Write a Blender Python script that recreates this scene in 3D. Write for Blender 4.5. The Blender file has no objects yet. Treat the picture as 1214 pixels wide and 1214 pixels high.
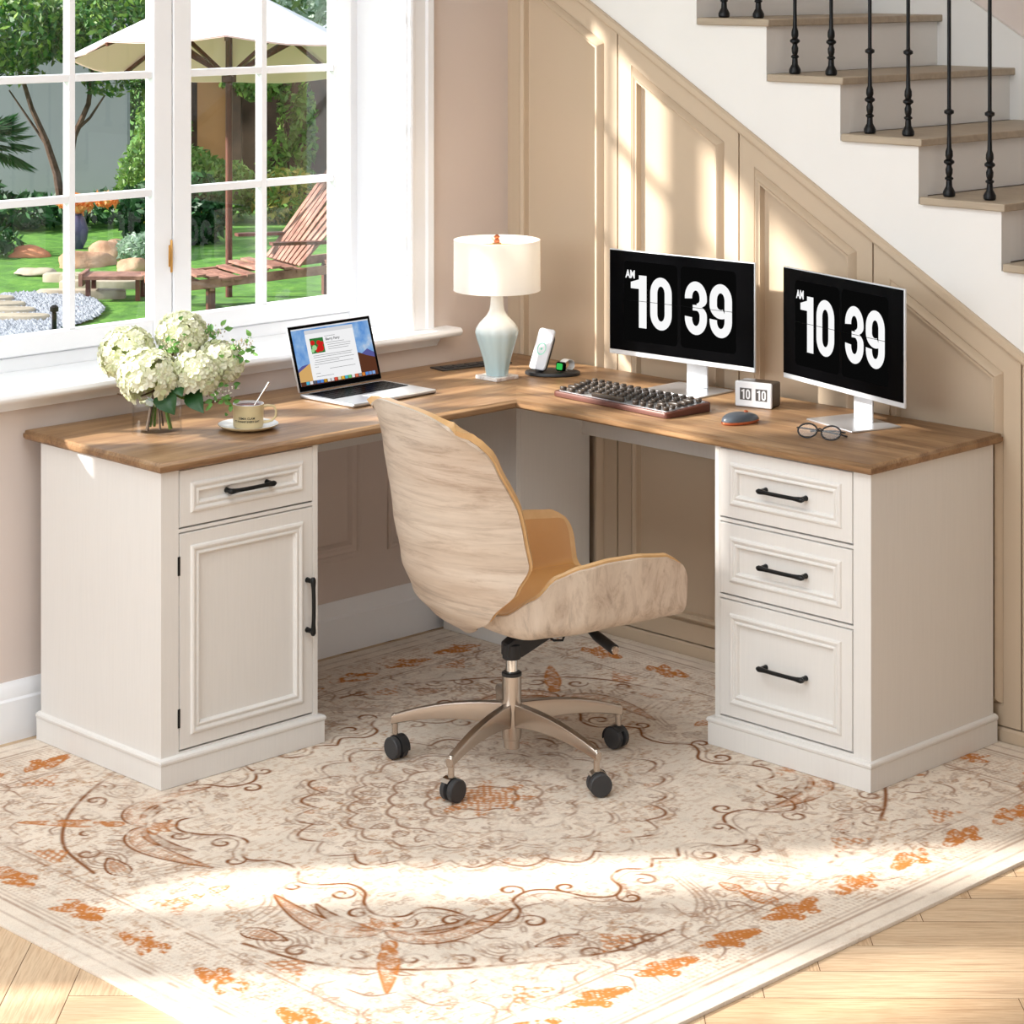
import bpy, math, random
import numpy as np
from mathutils import Vector, Matrix, noise as mnoise
random.seed(7); RNG = np.random.RandomState(11)
PI = math.pi
sc = bpy.context.scene
COL = sc.collection

# ------------------------------------------------------------------ materials
def lin(c):
    out = []
    for v in c:
        v = v / 255.0
        out.append(v / 12.92 if v <= .04045 else ((v + .055) / 1.055) ** 2.4)
    return tuple(out) + (1,)

class NT:
    def __init__(s, name):
        s.m = bpy.data.materials.new(name); s.m.use_nodes = True
        s.t = s.m.node_tree; s.t.nodes.clear()
        s.out = s.n('ShaderNodeOutputMaterial')
    def n(s, t, **kw):
        nd = s.t.nodes.new(t)
        for k, v in kw.items():
            if k in nd.inputs.keys() if hasattr(nd.inputs, 'keys') else False: nd.inputs[k].default_value = v
            else: setattr(nd, k, v)
        return nd
    def l(s, a, b): s.t.links.new(a, b)
    def mapping(s, scale=(1, 1, 1), rot=(0, 0, 0), kind='Object'):
        tc = s.n('ShaderNodeTexCoord'); mp = s.n('ShaderNodeMapping')
        mp.inputs['Scale'].default_value = scale; mp.inputs['Rotation'].default_value = rot
        s.l(tc.outputs[kind], mp.inputs['Vector']); return mp.outputs[0]
    def noise(s, vec, scale, detail=4, rough=.55, dist=0.0):
        nd = s.n('ShaderNodeTexNoise'); nd.inputs['Scale'].default_value = scale
        nd.inputs['Detail'].default_value = detail; nd.inputs['Roughness'].default_value = rough
        nd.inputs['Distortion'].default_value = dist
        if vec is not None: s.l(vec, nd.inputs['Vector'])
        return nd.outputs['Fac']
    def ramp(s, fac, stops):
        r = s.n('ShaderNodeValToRGB'); e = r.color_ramp.elements
        while len(e) < len(stops): e.new(.5)
        for i, (p, c) in enumerate(stops):
            e[i].position = p; e[i].color = c if len(c) == 4 else tuple(c) + (1,)
        s.l(fac, r.inputs[0]); return r.outputs[0]
    def mix(s, fac, a, b, mode='MIX'):
        m = s.n('ShaderNodeMix'); m.data_type = 'RGBA'; m.blend_type = mode
        for sock, v in ((m.inputs[0], fac), (m.inputs[6], a), (m.inputs[7], b)):
            if hasattr(v, 'type') and hasattr(v, 'node'): s.l(v, sock)
            else: sock.default_value = v
        return m.outputs[2]
    def bsdf(s, color, rough=.5, metal=0, spec=.5, bump=None, bstr=.1, bdist=.01, **kw):
        b = s.n('ShaderNodeBsdfPrincipled')
        if hasattr(color, 'node'): s.l(color, b.inputs['Base Color'])
        else: b.inputs['Base Color'].default_value = color
        if hasattr(rough, 'node'): s.l(rough, b.inputs['Roughness'])
        else: b.inputs['Roughness'].default_value = rough
        b.inputs['Metallic'].default_value = metal; b.inputs['Specular IOR Level'].default_value = spec
        for k, v in kw.items(): b.inputs[k.replace('_', ' ')].default_value = v
        if bump is not None:
            bp = s.n('ShaderNodeBump'); bp.inputs['Strength'].default_value = bstr
            bp.inputs['Distance'].default_value = bdist
            s.l(bump, bp.inputs['Height']); s.l(bp.outputs[0], b.inputs['Normal'])
        s.l(b.outputs[0], s.out.inputs[0]); return b

def plain(name, rgb, rough=.5, metal=0, var=.04, scale=8, bstr=.0, **kw):
    t = NT(name); v = t.mapping(); nz = t.noise(v, scale, 3)
    c = lin(rgb); a = tuple(x * (1 - var) for x in c[:3]) + (1,); b = tuple(min(1, x * (1 + var)) for x in c[:3]) + (1,)
    col = t.ramp(nz, [(.3, a), (.7, b)])
    t.bsdf(col, rough, metal, bump=nz if bstr else None, bstr=bstr, **kw); return t.m

def emis(name, rgb, strength):
    t = NT(name); e = t.n('ShaderNodeEmission'); e.inputs[0].default_value = lin(rgb); e.inputs[1].default_value = strength
    t.l(e.outputs[0], t.out.inputs[0]); return t.m

def painted_wood(name, rgb):
    t = NT(name); v = t.mapping((60, 60, 2.2)); nz = t.noise(v, 3, 5, .6)
    c = lin(rgb); a = tuple(x * .97 for x in c[:3]) + (1,)
    t.bsdf(t.ramp(nz, [(.3, a), (.6, c)]), .5, bump=nz, bstr=.06, bdist=.003); return t.m

def walnut_top():
    t = NT('rustic_walnut_top')
    tc = t.n('ShaderNodeTexCoord'); sep = t.n('ShaderNodeSeparateXYZ'); t.l(tc.outputs['Object'], sep.inputs[0])
    ad = t.n('ShaderNodeMath', operation='ADD'); t.l(sep.outputs[0], ad.inputs[0]); t.l(sep.outputs[1], ad.inputs[1])
    gt = t.n('ShaderNodeMath', operation='GREATER_THAN'); t.l(ad.outputs[0], gt.inputs[0]); gt.inputs[1].default_value = 0
    sw = t.n('ShaderNodeCombineXYZ'); t.l(sep.outputs[1], sw.inputs[0]); t.l(sep.outputs[0], sw.inputs[1]); t.l(sep.outputs[2], sw.inputs[2])
    vec = t.mix(gt.outputs[0], sw.outputs[0], tc.outputs['Object'])
    mp = t.n('ShaderNodeMapping'); mp.inputs['Scale'].default_value = (1.3, 14, 14); t.l(vec, mp.inputs[0])
    n1 = t.noise(mp.outputs[0], 1.6, 8, .62, .6)
    mp2 = t.n('ShaderNodeMapping'); mp2.inputs['Scale'].default_value = (5, 120, 60); t.l(vec, mp2.inputs[0])
    n2 = t.noise(mp2.outputs[0], 2, 4, .6)
    mp3 = t.n('ShaderNodeMapping'); mp3.inputs['Scale'].default_value = (1.5, 4, 4); t.l(vec, mp3.inputs[0])
    n3 = t.noise(mp3.outputs[0], 1.4, 3)
    c1 = t.ramp(n1, [(.25, lin((92, 66, 46))), (.42, lin((140, 106, 74))), (.58, lin((176, 141, 102))), (.78, lin((200, 168, 128)))])
    c2 = t.mix(.35, c1, t.ramp(n2, [(.3, lin((96, 64, 44))), (.7, lin((190, 150, 112)))]))
    c3 = t.mix(.6, c2, t.ramp(n3, [(.35, lin((200, 190, 180))), (.65, (1, 1, 1, 1))]), 'MULTIPLY')
    t.bsdf(c3, .42, bump=n2, bstr=.1, bdist=.002, spec=.4); return t.m

def shell_veneer(name, scale, rot=(0, 0, 0)):
    t = NT(name); v = t.mapping(scale, rot)
    n0 = t.noise(v, .9, 2, .5, .3)
    n1 = t.noise(v, 1.5, 7, .6, 2.2)
    mp = t.n('ShaderNodeMapping'); mp.inputs['Scale'].default_value = (2, 2, 7) if scale[2] > 5 else (7, 5, 1.5); t.l(v, mp.inputs[0])
    n2 = t.noise(mp.outputs[0], 3.0, 5, .7)
    w = t.n('ShaderNodeTexWave'); w.wave_type = 'BANDS'; w.bands_direction = 'Z' if scale[2] > 5 else 'Y'
    w.inputs['Scale'].default_value = .55; w.inputs['Distortion'].default_value = 9; w.inputs['Detail'].default_value = 4; w.inputs['Detail Scale'].default_value = .9; t.l(v, w.inputs['Vector'])
    mp3 = t.n('ShaderNodeMapping'); mp3.inputs['Scale'].default_value = (1, 1, 2.6) if scale[2] > 5 else (2.6, 2.2, 1); t.l(v, mp3.inputs[0])
    n3 = t.noise(mp3.outputs[0], 1.9, 8, .7, 1.4)
    c1 = t.ramp(n1, [(.30, lin((142, 116, 96))), (.40, lin((178, 154, 132))), (.50, lin((202, 184, 164))), (.7, lin((220, 206, 190)))])
    c2 = t.mix(.35, c1, t.ramp(n2, [(.38, lin((140, 116, 96))), (.58, lin((226, 210, 194)))]))
    c3 = t.mix(.28, c2, t.ramp(w.outputs['Fac'], [(.0, lin((140, 114, 94))), (.14, lin((190, 168, 146))), (.4, lin((214, 198, 180))), (1, lin((222, 208, 192)))]))
    c4 = t.mix(.5, c3, t.ramp(n3, [(.36, lin((112, 88, 72))), (.44, lin((172, 148, 128))), (.52, lin((206, 188, 170))), (1, lin((216, 200, 184)))]))
    c5 = t.mix(.25, c4, t.ramp(n0, [(.35, lin((190, 160, 136))), (.6, lin((216, 202, 186)))]))
    t.bsdf(c5, .45, bump=n2, bstr=.06, bdist=.002); return t.m

def oak_floor():
    t = NT('herringbone_oak'); tc = t.n('ShaderNodeTexCoord'); geo = t.n('ShaderNodeNewGeometry')
    ml = t.n('ShaderNodeVectorMath', operation='MULTIPLY_ADD'); t.l(geo.outputs['Random Per Island'], ml.inputs[0])
    ml.inputs[1].default_value = (37, 91, 53); t.l(tc.outputs['UV'], ml.inputs[2])
    mp = t.n('ShaderNodeMapping'); mp.inputs['Scale'].default_value = (1.6, 18, 1); t.l(ml.outputs[0], mp.inputs[0])
    n1 = t.noise(mp.outputs[0], 1.8, 7, .62, .9)
    mp2 = t.n('ShaderNodeMapping'); mp2.inputs['Scale'].default_value = (9, 160, 1); t.l(ml.outputs[0], mp2.inputs[0])
    n2 = t.noise(mp2.outputs[0], 1.5, 4, .6)
    c = t.ramp(n1, [(.25, lin((160, 122, 88))), (.45, lin((196, 160, 124))), (.75, lin((214, 184, 150)))])
    c = t.mix(.3, c, t.ramp(n2, [(.40, lin((140, 104, 74))), (.56, lin((226, 202, 168)))]))
    c = t.mix(.25, c, t.ramp(geo.outputs['Random Per Island'], [(0, lin((184, 150, 114))), (1, lin((230, 208, 178)))]))
    t.bsdf(c, .5, bump=n2, bstr=.12, bdist=.003, spec=.35); return t.m

def leafy(name, stops, rough=.55, trans=.25):
    t = NT(name); geo = t.n('ShaderNodeNewGeometry')
    c = t.ramp(geo.outputs['Random Per Island'], [(i / (len(stops) - 1), lin(s)) for i, s in enumerate(stops)])
    b = t.n('ShaderNodeBsdfPrincipled'); t.l(c, b.inputs['Base Color']); b.inputs['Roughness'].default_value = rough
    tr = t.n('ShaderNodeBsdfTranslucent'); t.l(c, tr.inputs[0])
    mx = t.n('ShaderNodeMixShader'); mx.inputs[0].default_value = trans
    t.l(b.outputs[0], mx.inputs[1]); t.l(tr.outputs[0], mx.inputs[2]); t.l(mx.outputs[0], t.out.inputs[0]); return t.m

def glass_thin(name, tint=(1, 1, 1), ior=1.5):
    t = NT(name); tr = t.n('ShaderNodeBsdfTransparent'); tr.inputs[0].default_value = tuple(tint) + (1,)
    gl = t.n('ShaderNodeBsdfGlossy'); gl.inputs['Roughness'].default_value = 0.0
    fr = t.n('ShaderNodeFresnel'); fr.inputs[0].default_value = ior
    geo = t.n('ShaderNodeNewGeometry'); inv = t.n('ShaderNodeMath', operation='SUBTRACT'); inv.inputs[0].default_value = 1; t.l(geo.outputs['Backfacing'], inv.inputs[1])
    mu = t.n('ShaderNodeMath', operation='MULTIPLY'); t.l(fr.outputs[0], mu.inputs[0]); t.l(inv.outputs[0], mu.inputs[1])
    mx = t.n('ShaderNodeMixShader'); t.l(mu.outputs[0], mx.inputs[0]); t.l(tr.outputs[0], mx.inputs[1]); t.l(gl.outputs[0], mx.inputs[2])
    t.l(mx.outputs[0], t.out.inputs[0]); return t.m

def noise_mat(name, stops, scale, rough=.8, detail=6, vscale=(1, 1, 1), bstr=.3, bdist=.02, dist=0.):
    t = NT(name); v = t.mapping(vscale); nz = t.noise(v, scale, detail, .6, dist)
    t.bsdf(t.ramp(nz, [(p, lin(c)) for p, c in stops]), rough, bump=nz, bstr=bstr, bdist=bdist); return t.m

M = {}
M['wall'] = plain('matte_pinkish_beige_paint', (218, 203, 194), .8, var=.02, scale=2)
M['panel'] = plain('taupe_satin_panel_paint', (196, 175, 150), .5, var=.02, scale=2)
M['white'] = plain('white_satin_trim_paint', (246, 246, 248), .4, var=.01)
M['stairwhite'] = plain('white_wall_paint', (236, 233, 229), .6, var=.01)
M['stairwall'] = plain('warm_stair_wall_paint', (222, 208, 200), .8, var=.02)
M['ceil'] = plain('ceiling_white_paint', (240, 238, 234), .9, var=.01)
M['tread'] = noise_mat('beige_stained_tread', [(.3, (164, 148, 128)), (.7, (182, 166, 144))], 3, .5, vscale=(1, 14, 14), bstr=.05, bdist=.002)
M['iron'] = plain('black_wrought_iron', (24, 24, 25), .38, metal=.6, var=.1)
M['floor'] = oak_floor()
M['gap'] = plain('dark_floor_gap', (120, 84, 54), .9)
M['desk'] = painted_wood('antique_white_painted_wood', (230, 226, 221))
M['top'] = walnut_top()
M['blackmetal'] = plain('matte_black_metal', (28, 29, 30), .35, metal=.5, var=.1)
M['backveneer'] = shell_veneer('pale_veneer_back', (1.5, 1.5, 6.2))
M['armveneer'] = shell_veneer('pale_veneer_seat', (7, 5, 1.6))
M['leather'] = noise_mat('tan_leather', [(.3, (196, 142, 84)), (.7, (204, 150, 92))], 6, .38, bstr=.04, bdist=.001)
M['leatherlit'] = noise_mat('lit_tan_leather_edge', [(.3, (206, 162, 108)), (.7, (222, 180, 128))], 20, .42, bstr=.03, bdist=.001)  # same tan leather made paler, light on the rim put into the colour
M['chrome'] = plain('brushed_nickel', (196, 186, 176), .27, metal=1, var=.02)
M['polished'] = plain('polished_chrome', (225, 222, 218), .08, metal=1, var=.01)
M['blackplastic'] = plain('black_plastic', (34, 34, 36), .45, var=.06)
M['grayplastic'] = plain('charcoal_tread_rubber', (52, 52, 54), .55, var=.06)
M['alu'] = plain('silver_aluminium', (214, 216, 220), .28, metal=.75, var=.01)
M['aluwhite'] = plain('satin_white_aluminium', (222, 224, 227), .35, metal=.3, var=.01)
M['screen'] = plain('black_screen_glass', (4, 4, 5), .3, var=.02, spec=.03)
M['tile'] = emis('dim_flip_tile', (24, 24, 24), .35)
M['digit'] = emis('white_digit_light', (250, 250, 250), 1.0)
M['keycap'] = plain('dark_brown_keycap', (62, 52, 44), .35, var=.1, scale=30)
M['copperwood'] = plain('reddish_copper_frame', (92, 50, 38), .4, metal=.2, var=.06)
M['copper'] = plain('copper_trim', (214, 128, 92), .25, metal=.8)
M['ceramic'] = plain('cream_stoneware', (206, 186, 142), .35, var=.05, scale=30)
M['ceramicwhite'] = plain('white_glaze', (236, 236, 238), .15, var=.01)
M['tea'] = plain('dark_red_tea', (120, 36, 14), .05, var=.02)
M['acrylic'] = noise_mat('marbled_crystal', [(.35, (196, 176, 168)), (.55, (240, 234, 230)), (.7, (250, 248, 246))], 22, .1, bstr=.1, bdist=.002, dist=1.2)
M['brass'] = plain('brass', (198, 150, 84), .3, metal=.9)
M['glass'] = glass_thin('window_glass')
M['vaseglass'] = glass_thin('vase_glass', (.985, .985, .985), 1.5)
M['water'] = glass_thin('vase_water', (.985, .995, .99), 1.10)
M['petal'] = leafy('hydrangea_petal', [(228, 228, 196), (240, 238, 216), (216, 222, 176), (244, 242, 226)], .6, .3)
M['leaf'] = leafy('dark_hydrangea_leaf', [(26, 70, 30), (38, 84, 36), (30, 76, 38)], .4, .2)
M['sprayleaf'] = leafy('fresh_spray_leaf', [(92, 142, 60), (120, 168, 84), (70, 118, 52)], .5, .3)
M['stem'] = leafy('flower_stem', [(92, 128, 48), (110, 150, 60)], .5, .0)
M['twig'] = leafy('dark_twig', [(70, 54, 40), (86, 66, 50)], .6, 0)
M['bud'] = leafy('brown_bud', [(150, 120, 92), (206, 200, 180), (232, 232, 214)], .6, .1)
M['strap'] = plain('white_strap', (238, 238, 236), .4)
M['green_led'] = emis('green_screen_light', (60, 200, 90), .9)
M['mint'] = emis('mint_ring_light', (150, 230, 200), .9)
M['phone'] = plain('pale_phone_glass', (216, 218, 226), .15)
M['text'] = plain('black_print', (30, 26, 22), .6)
M['graytext'] = plain('grey_text', (120, 120, 122), .6)
# garden
M['lawn'] = noise_mat('lawn_grass', [(.25, (40, 84, 16)), (.5, (72, 122, 28)), (.75, (104, 150, 48))], 5, .9, detail=10, bstr=.6, bdist=.05)
M['gravel'] = leafy('white_gravel', [(150, 154, 162), (178, 182, 190), (120, 126, 136)], .8, 0)
M['slab'] = noise_mat('pale_stone_slab', [(.3, (150, 138, 120)), (.7, (184, 172, 152))], 6, .8)
M['rock'] = noise_mat('pink_beige_boulder', [(.3, (140, 98, 72)), (.5, (176, 138, 110)), (.7, (200, 170, 144))], 3, .85, bstr=.5, bdist=.05)
M['rockred'] = noise_mat('reddish_boulder', [(.3, (160, 92, 62)), (.7, (214, 146, 108))], 3, .85, bstr=.5, bdist=.05)
M['gwall'] = plain('grey_garden_wall', (158, 162, 168), .9, var=.06, scale=.6)
M['bark'] = noise_mat('tree_bark', [(.3, (58, 44, 34)), (.7, (108, 84, 66))], 12, .9)
M['fol1'] = leafy('mid_green_foliage', [(36, 84, 34), (80, 128, 46), (52, 100, 52), (136, 170, 70), (24, 58, 28)])
M['fol2'] = leafy('bright_green_foliage', [(84, 130, 48), (122, 160, 66), (62, 112, 40), (150, 176, 88)])
M['fol3'] = leafy('dark_green_foliage', [(24, 62, 30), (40, 86, 44), (56, 104, 56), (18, 46, 24)])
M['fol4'] = leafy('silver_green_foliage', [(150, 176, 150), (186, 204, 188), (120, 154, 116)])
M['yflower'] = leafy('yellow_green_foliage', [(150, 160, 62), (190, 172, 84), (96, 140, 52), (110, 150, 60)])
M['orange'] = leafy('orange_flower', [(236, 140, 70), (244, 170, 100), (240, 196, 130)])
M['canvas'] = leafy('white_canvas', [(236, 240, 246), (238, 240, 244)], .9, .25)
M['canvasbeige'] = leafy('beige_canvas_valance', [(246, 208, 198), (246, 210, 200)], .9, .15)
M['darkwood'] = noise_mat('dark_red_brown_wood', [(.3, (70, 34, 26)), (.7, (112, 58, 42))], 6, .5, vscale=(6, 6, 1))
M['chairwood'] = noise_mat('weathered_red_brown_slats', [(.3, (104, 62, 50)), (.7, (176, 130, 112))], 8, .6)
M['pergola'] = noise_mat('dark_brown_timber', [(.3, (48, 34, 28)), (.7, (84, 60, 48))], 4, .7)
M['ochre'] = plain('ochre_timber_wall', (168, 122, 78), .8)
M['purplepot'] = plain('purple_grey_glaze', (88, 84, 122), .3)

# ------------------------------------------------------------------ mesh tools
class MB:
    def __init__(s): s.v = []; s.f = []; s.uv = None
    def add(s, vs, fs):
        b = len(s.v); s.v += [tuple(p) for p in vs]; s.f += [tuple(i + b for i in f) for f in fs]; return s
    def box(s, x0, x1, y0, y1, z0, z1):
        return s.add([(x0, y0, z0), (x1, y0, z0), (x1, y1, z0), (x0, y1, z0), (x0, y0, z1), (x1, y0, z1), (x1, y1, z1), (x0, y1, z1)],
                     [(0, 3, 2, 1), (4, 5, 6, 7), (0, 1, 5, 4), (1, 2, 6, 5), (2, 3, 7, 6), (3, 0, 4, 7)])
    def obox(s, c, sx, sy, sz, ax, ay, az):   # oriented box, half sizes
        c, ax, ay, az = Vector(c), Vector(ax), Vector(ay), Vector(az)
        vs = [c + ax * a * sx + ay * b * sy + az * d * sz for d in (-1, 1) for a, b in ((-1, -1), (1, -1), (1, 1), (-1, 1))]
        return s.add(vs, [(0, 3, 2, 1), (4, 5, 6, 7), (0, 1, 5, 4), (1, 2, 6, 5), (2, 3, 7, 6), (3, 0, 4, 7)])
    def beam(s, a, b, w, h, up=(0, 0, 1)):
        a, b = Vector(a), Vector(b); d = (b - a); L = d.length; d.normalize()
        side = d.cross(Vector(up)); side.normalize(); u = side.cross(d)
        return s.obox((a + b) / 2, L / 2, w / 2, h / 2, d, side, u)
    def rings(s, rings, cap0=True, cap1=True, closed=True):
        n = len(rings[0]); vs = [p for r in rings for p in r]; fs = []
        for i in range(len(rings) - 1):
            for j in range(n if closed else n - 1):
                k = (j + 1) % n
                fs.append((i * n + j, i * n + k, (i + 1) * n + k, (i + 1) * n + j))
        if cap0: fs.append(tuple(range(n - 1, -1, -1)))
        if cap1: fs.append(tuple((len(rings) - 1) * n + j for j in range(n)))
        return s.add(vs, fs)
    def lathe(s, prof, n=32, c=(0, 0, 0), rfun=None, cap0=True, cap1=True):
        R = []
        for r, z in prof:
            R.append([(c[0] + r * (rfun(2 * PI * j / n, z) if rfun else 1) * math.cos(2 * PI * j / n),
                       c[1] + r * (rfun(2 * PI * j / n, z) if rfun else 1) * math.sin(2 * PI * j / n), c[2] + z) for j in range(n)])
        return s.rings(R, cap0, cap1)
    def tube(s, pts, rad, n=10, caps=True):
        pts = [Vector(p) for p in pts]
        if not hasattr(rad, '__len__'): rad = [rad] * len(pts)
        R = []; prev = None
        for i, p in enumerate(pts):
            d = (pts[min(i + 1, len(pts) - 1)] - pts[max(i - 1, 0)]).normalized()
            if prev is None:
                a = d.cross(Vector((0, 0, 1)))
                if a.length < .1: a = d.cross(Vector((1, 0, 0)))
            else: a = prev - d * prev.dot(d)
            a.normalize(); b = d.cross(a); prev = a
            R.append([p + (a * math.cos(2 * PI * j / n) + b * math.sin(2 * PI * j / n)) * rad[i] for j in range(n)])
        return s.rings(R, caps, caps)
    def loop_tube(s, pts, r, n=8):
        pts = [Vector(p) for p in pts]; m = len(pts); R = []
        for i in range(m):
            d = (pts[(i + 1) % m] - pts[i - 1]).normalized(); a = d.cross(Vector((0, 0, 1)))
            if a.length < .1: a = d.cross(Vector((1, 0, 0)))
            a.normalize(); b = d.cross(a)
            R.append([pts[i] + (a * math.cos(2 * PI * j / n) + b * math.sin(2 * PI * j / n)) * r for j in range(n)])
        R.append(R[0]); return s.rings(R, False, False)
    def prism(s, poly, a, b, axis='y'):
        if axis == 'y': f = lambda p, t: (p[0], t, p[1])
        elif axis == 'x': f = lambda p, t: (t, p[0], p[1])
        else: f = lambda p, t: (p[0], p[1], t)
        return s.rings([[f(p, a) for p in poly], [f(p, b) for p in poly]])
    def grid(s, G, flip=False):
        n, m = len(G), len(G[0]); vs = [p for r in G for p in r]; fs = []
        for i in range(n - 1):
            for j in range(m - 1):
                q = (i * m + j, i * m + j + 1, (i + 1) * m + j + 1, (i + 1) * m + j)
                fs.append(q[::-1] if flip else q)
        return s.add(vs, fs)
    def xf(s, mat):
        s.v = [tuple(mat @ Vector(p)) for p in s.v]; return s
    def build(s, name, mat, parent=None, bevel=0, smooth=True, seg=2, fixn=True, angle=35, **tags):
        me = bpy.data.meshes.new(name); me.from_pydata(s.v, [], s.f); me.update()
        if fixn:
            import bmesh
            bm = bmesh.new(); bm.from_mesh(me); bmesh.ops.recalc_face_normals(bm, faces=bm.faces); bm.to_mesh(me); bm.free()
        o = bpy.data.objects.new(name, me); COL.objects.link(o)
        me.materials.append(M[mat] if isinstance(mat, str) else mat)
        if smooth:
            me.polygons.foreach_set('use_smooth', [True] * len(me.polygons))
            me.set_sharp_from_angle(angle=math.radians(angle))
        if bevel:
            b = o.modifiers.new('bevel', 'BEVEL'); b.width = bevel; b.segments = seg; b.limit_method = 'ANGLE'; b.angle_limit = math.radians(40)
            b.harden_normals = False
        if parent is not None: o.parent = parent
        for k, v in tags.items(): o[k] = v
        return o

def thing(name, label, cat, loc=(0, 0, 0), rz=0, group=None):
    o = bpy.data.objects.new(name, None); COL.objects.link(o); o.empty_display_size = .1
    o.location = loc; o.rotation_euler = (0, 0, rz); o['label'] = label; o['category'] = cat
    if group: o['group'] = group
    return o
def tag(o, label, cat, group=None, kind=None):
    o['label'] = label; o['category'] = cat
    if group: o['group'] = group
    if kind: o['kind'] = kind
    return o
def struct(o): o['kind'] = 'structure'; return o
def sempty(name):
    o = bpy.data.objects.new(name, None); COL.objects.link(o); o['kind'] = 'structure'; return o

def inset(poly, d):
    n = len(poly); out = []
    for i in range(n):
        p0, p1, p2 = Vector(poly[i - 1]), Vector(poly[i]), Vector(poly[(i + 1) % n])
        a = (p1 - p0).normalized(); b = (p2 - p1).normalized()
        na, nb = Vector((-a.y, a.x)), Vector((-b.y, b.x))
        m = na + nb; m = m / max(1e-6, m.dot(na))
        out.append(tuple(p1 + m * d))
    return out
def profile_panel(mb, poly, prof, fr, back=None, cap=True):
    """poly CCW in (s,t); prof list of (inset,h); fr maps (s,t,h)->xyz"""
    R = []
    if back is not None: R.append([fr(p[0], p[1], back) for p in poly])
    for d, h in prof: R.append([fr(p[0], p[1], h) for p in inset(poly, d)])
    return mb.rings(R, back is not None, cap)
def rect(x0, x1, z0, z1): return [(x0, z0), (x1, z0), (x1, z1), (x0, z1)]

def text_mesh(body, size, bold=0.0, extrude=.0):
    c = bpy.data.curves.new('t', 'FONT'); c.body = body; c.size = size; c.align_x = 'CENTER'; c.align_y = 'CENTER'
    c.offset = bold; c.extrude = extrude; c.resolution_u = 3
    o = bpy.data.objects.new('t', c); COL.objects.link(o)
    bpy.context.view_layer.update()
    me = bpy.data.meshes.new_from_object(o.evaluated_get(bpy.context.evaluated_depsgraph_get()))
    vs = [tuple(v.co) for v in me.vertices]; fs = [tuple(p.vertices) for p in me.polygons]
    COL.objects.unlink(o); bpy.data.objects.remove(o); bpy.data.meshes.remove(me); bpy.data.curves.remove(c)
    return vs, fs

# ------------------------------------------------------------------ room shell
WX, WY, FZ = -.05, .01, -.008
def herringbone():
    w, L = .118, .59; g = .0008
    vs, fs, uv = [], [], []
    def board(cx, cy, horiz):
        hx, hy = (L / 2 - g, w / 2 - g) if horiz else (w / 2 - g, L / 2 - g)
        q = [(-hx, -hy), (hx, -hy), (hx, hy), (-hx, hy)]
        P = []
        for a, b in q:
            X, Y = cx + a, cy + b
            P.append(((X - Y) * .70711 + 2.2, (X + Y) * .70711 - 2.2, FZ))
        if all(p[0] < -.06 or p[0] > 6.7 or p[1] > .9 or p[1] < -6.7 for p in P): return
        P = [(min(6.7, max(-.06, p[0])), min(.9, max(-6.7, p[1])), p[2]) for p in P]
        b0 = len(vs); vs.extend(P); fs.append((b0, b0 + 1, b0 + 2, b0 + 3))
        uv.extend([(a, b) if horiz else (b, a) for a, b in q])
    n = int(L / w)
    for k in range(-70, 71):
        for m in range(-12, 13):
            ox, oy = k * w + m * L, k * w - m * L     # standard herringbone lattice
            board(ox + L / 2, oy + w / 2, True)
            board(ox + L + w / 2 - 0, oy + w - L / 2 + 0, False)
    me = bpy.data.meshes.new('floor'); me.from_pydata(vs, [], fs)
    l = me.uv_layers.new(name='UVMap'); l.data.foreach_set('uv', [c for p in uv for c in p])
    me.materials.append(M['floor']); o = bpy.data.objects.new('floor', me); COL.objects.link(o); struct(o)
    sub = MB().box(-.3, 6.75, -6.75, .95, -.12, FZ - .0015).build('underfloor', 'gap', o, smooth=False)
herringbone()

# left wall with window openings, in the plane x = WX, 0.25 m thick
W1 = (-2.40, -.395, .84, 2.30); W2 = (-3.83, -3.16, .84, 2.30); W3 = (-5.6, -3.98, .55, 2.30)
HC = 3.0
def wall_left():
    m = MB(); t0, t1 = WX - .25, WX
    ys = [(-6.7, None), W3, (W3[1], W2[0]), W2, (W2[1], W1[0]), W1, (W1[1], .95)]
    def full(a, b): m.box(t0, t1, a, b, -.12, HC)
    full(-6.7, W3[0]); full(W3[1], W2[0]); full(W2[1], W1[0]); full(W1[1], .95)
    for w in (W1, W2, W3): m.box(t0, t1, w[0], w[1], -.12, w[2]); m.box(t0, t1, w[0], w[1], w[3], HC)
    struct(m.build('wall_left', 'wall', smooth=False))
wall_left()
struct(MB().box(-.3, 6.75, -6.7, .95, HC, HC + .1).build('ceiling', 'ceil', smooth=False))
struct(MB().box(6.6, 6.75, -6.7, .95, -.12, HC).build('wall_east', 'wall', smooth=False))
struct(MB().box(-.3, 6.75, -6.75, -6.6, -.12, HC).build('wall_front', 'wall', smooth=False))
struct(MB().box(-.3, 6.75, .81, .95, -.12, HC).build('wall_back', 'stairwall', smooth=False))

def slope_out(x): return 1.811 - .5795 * (x - .289)
def slope_in(x): return 1.811 - .5795 * (x - .240)
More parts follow.
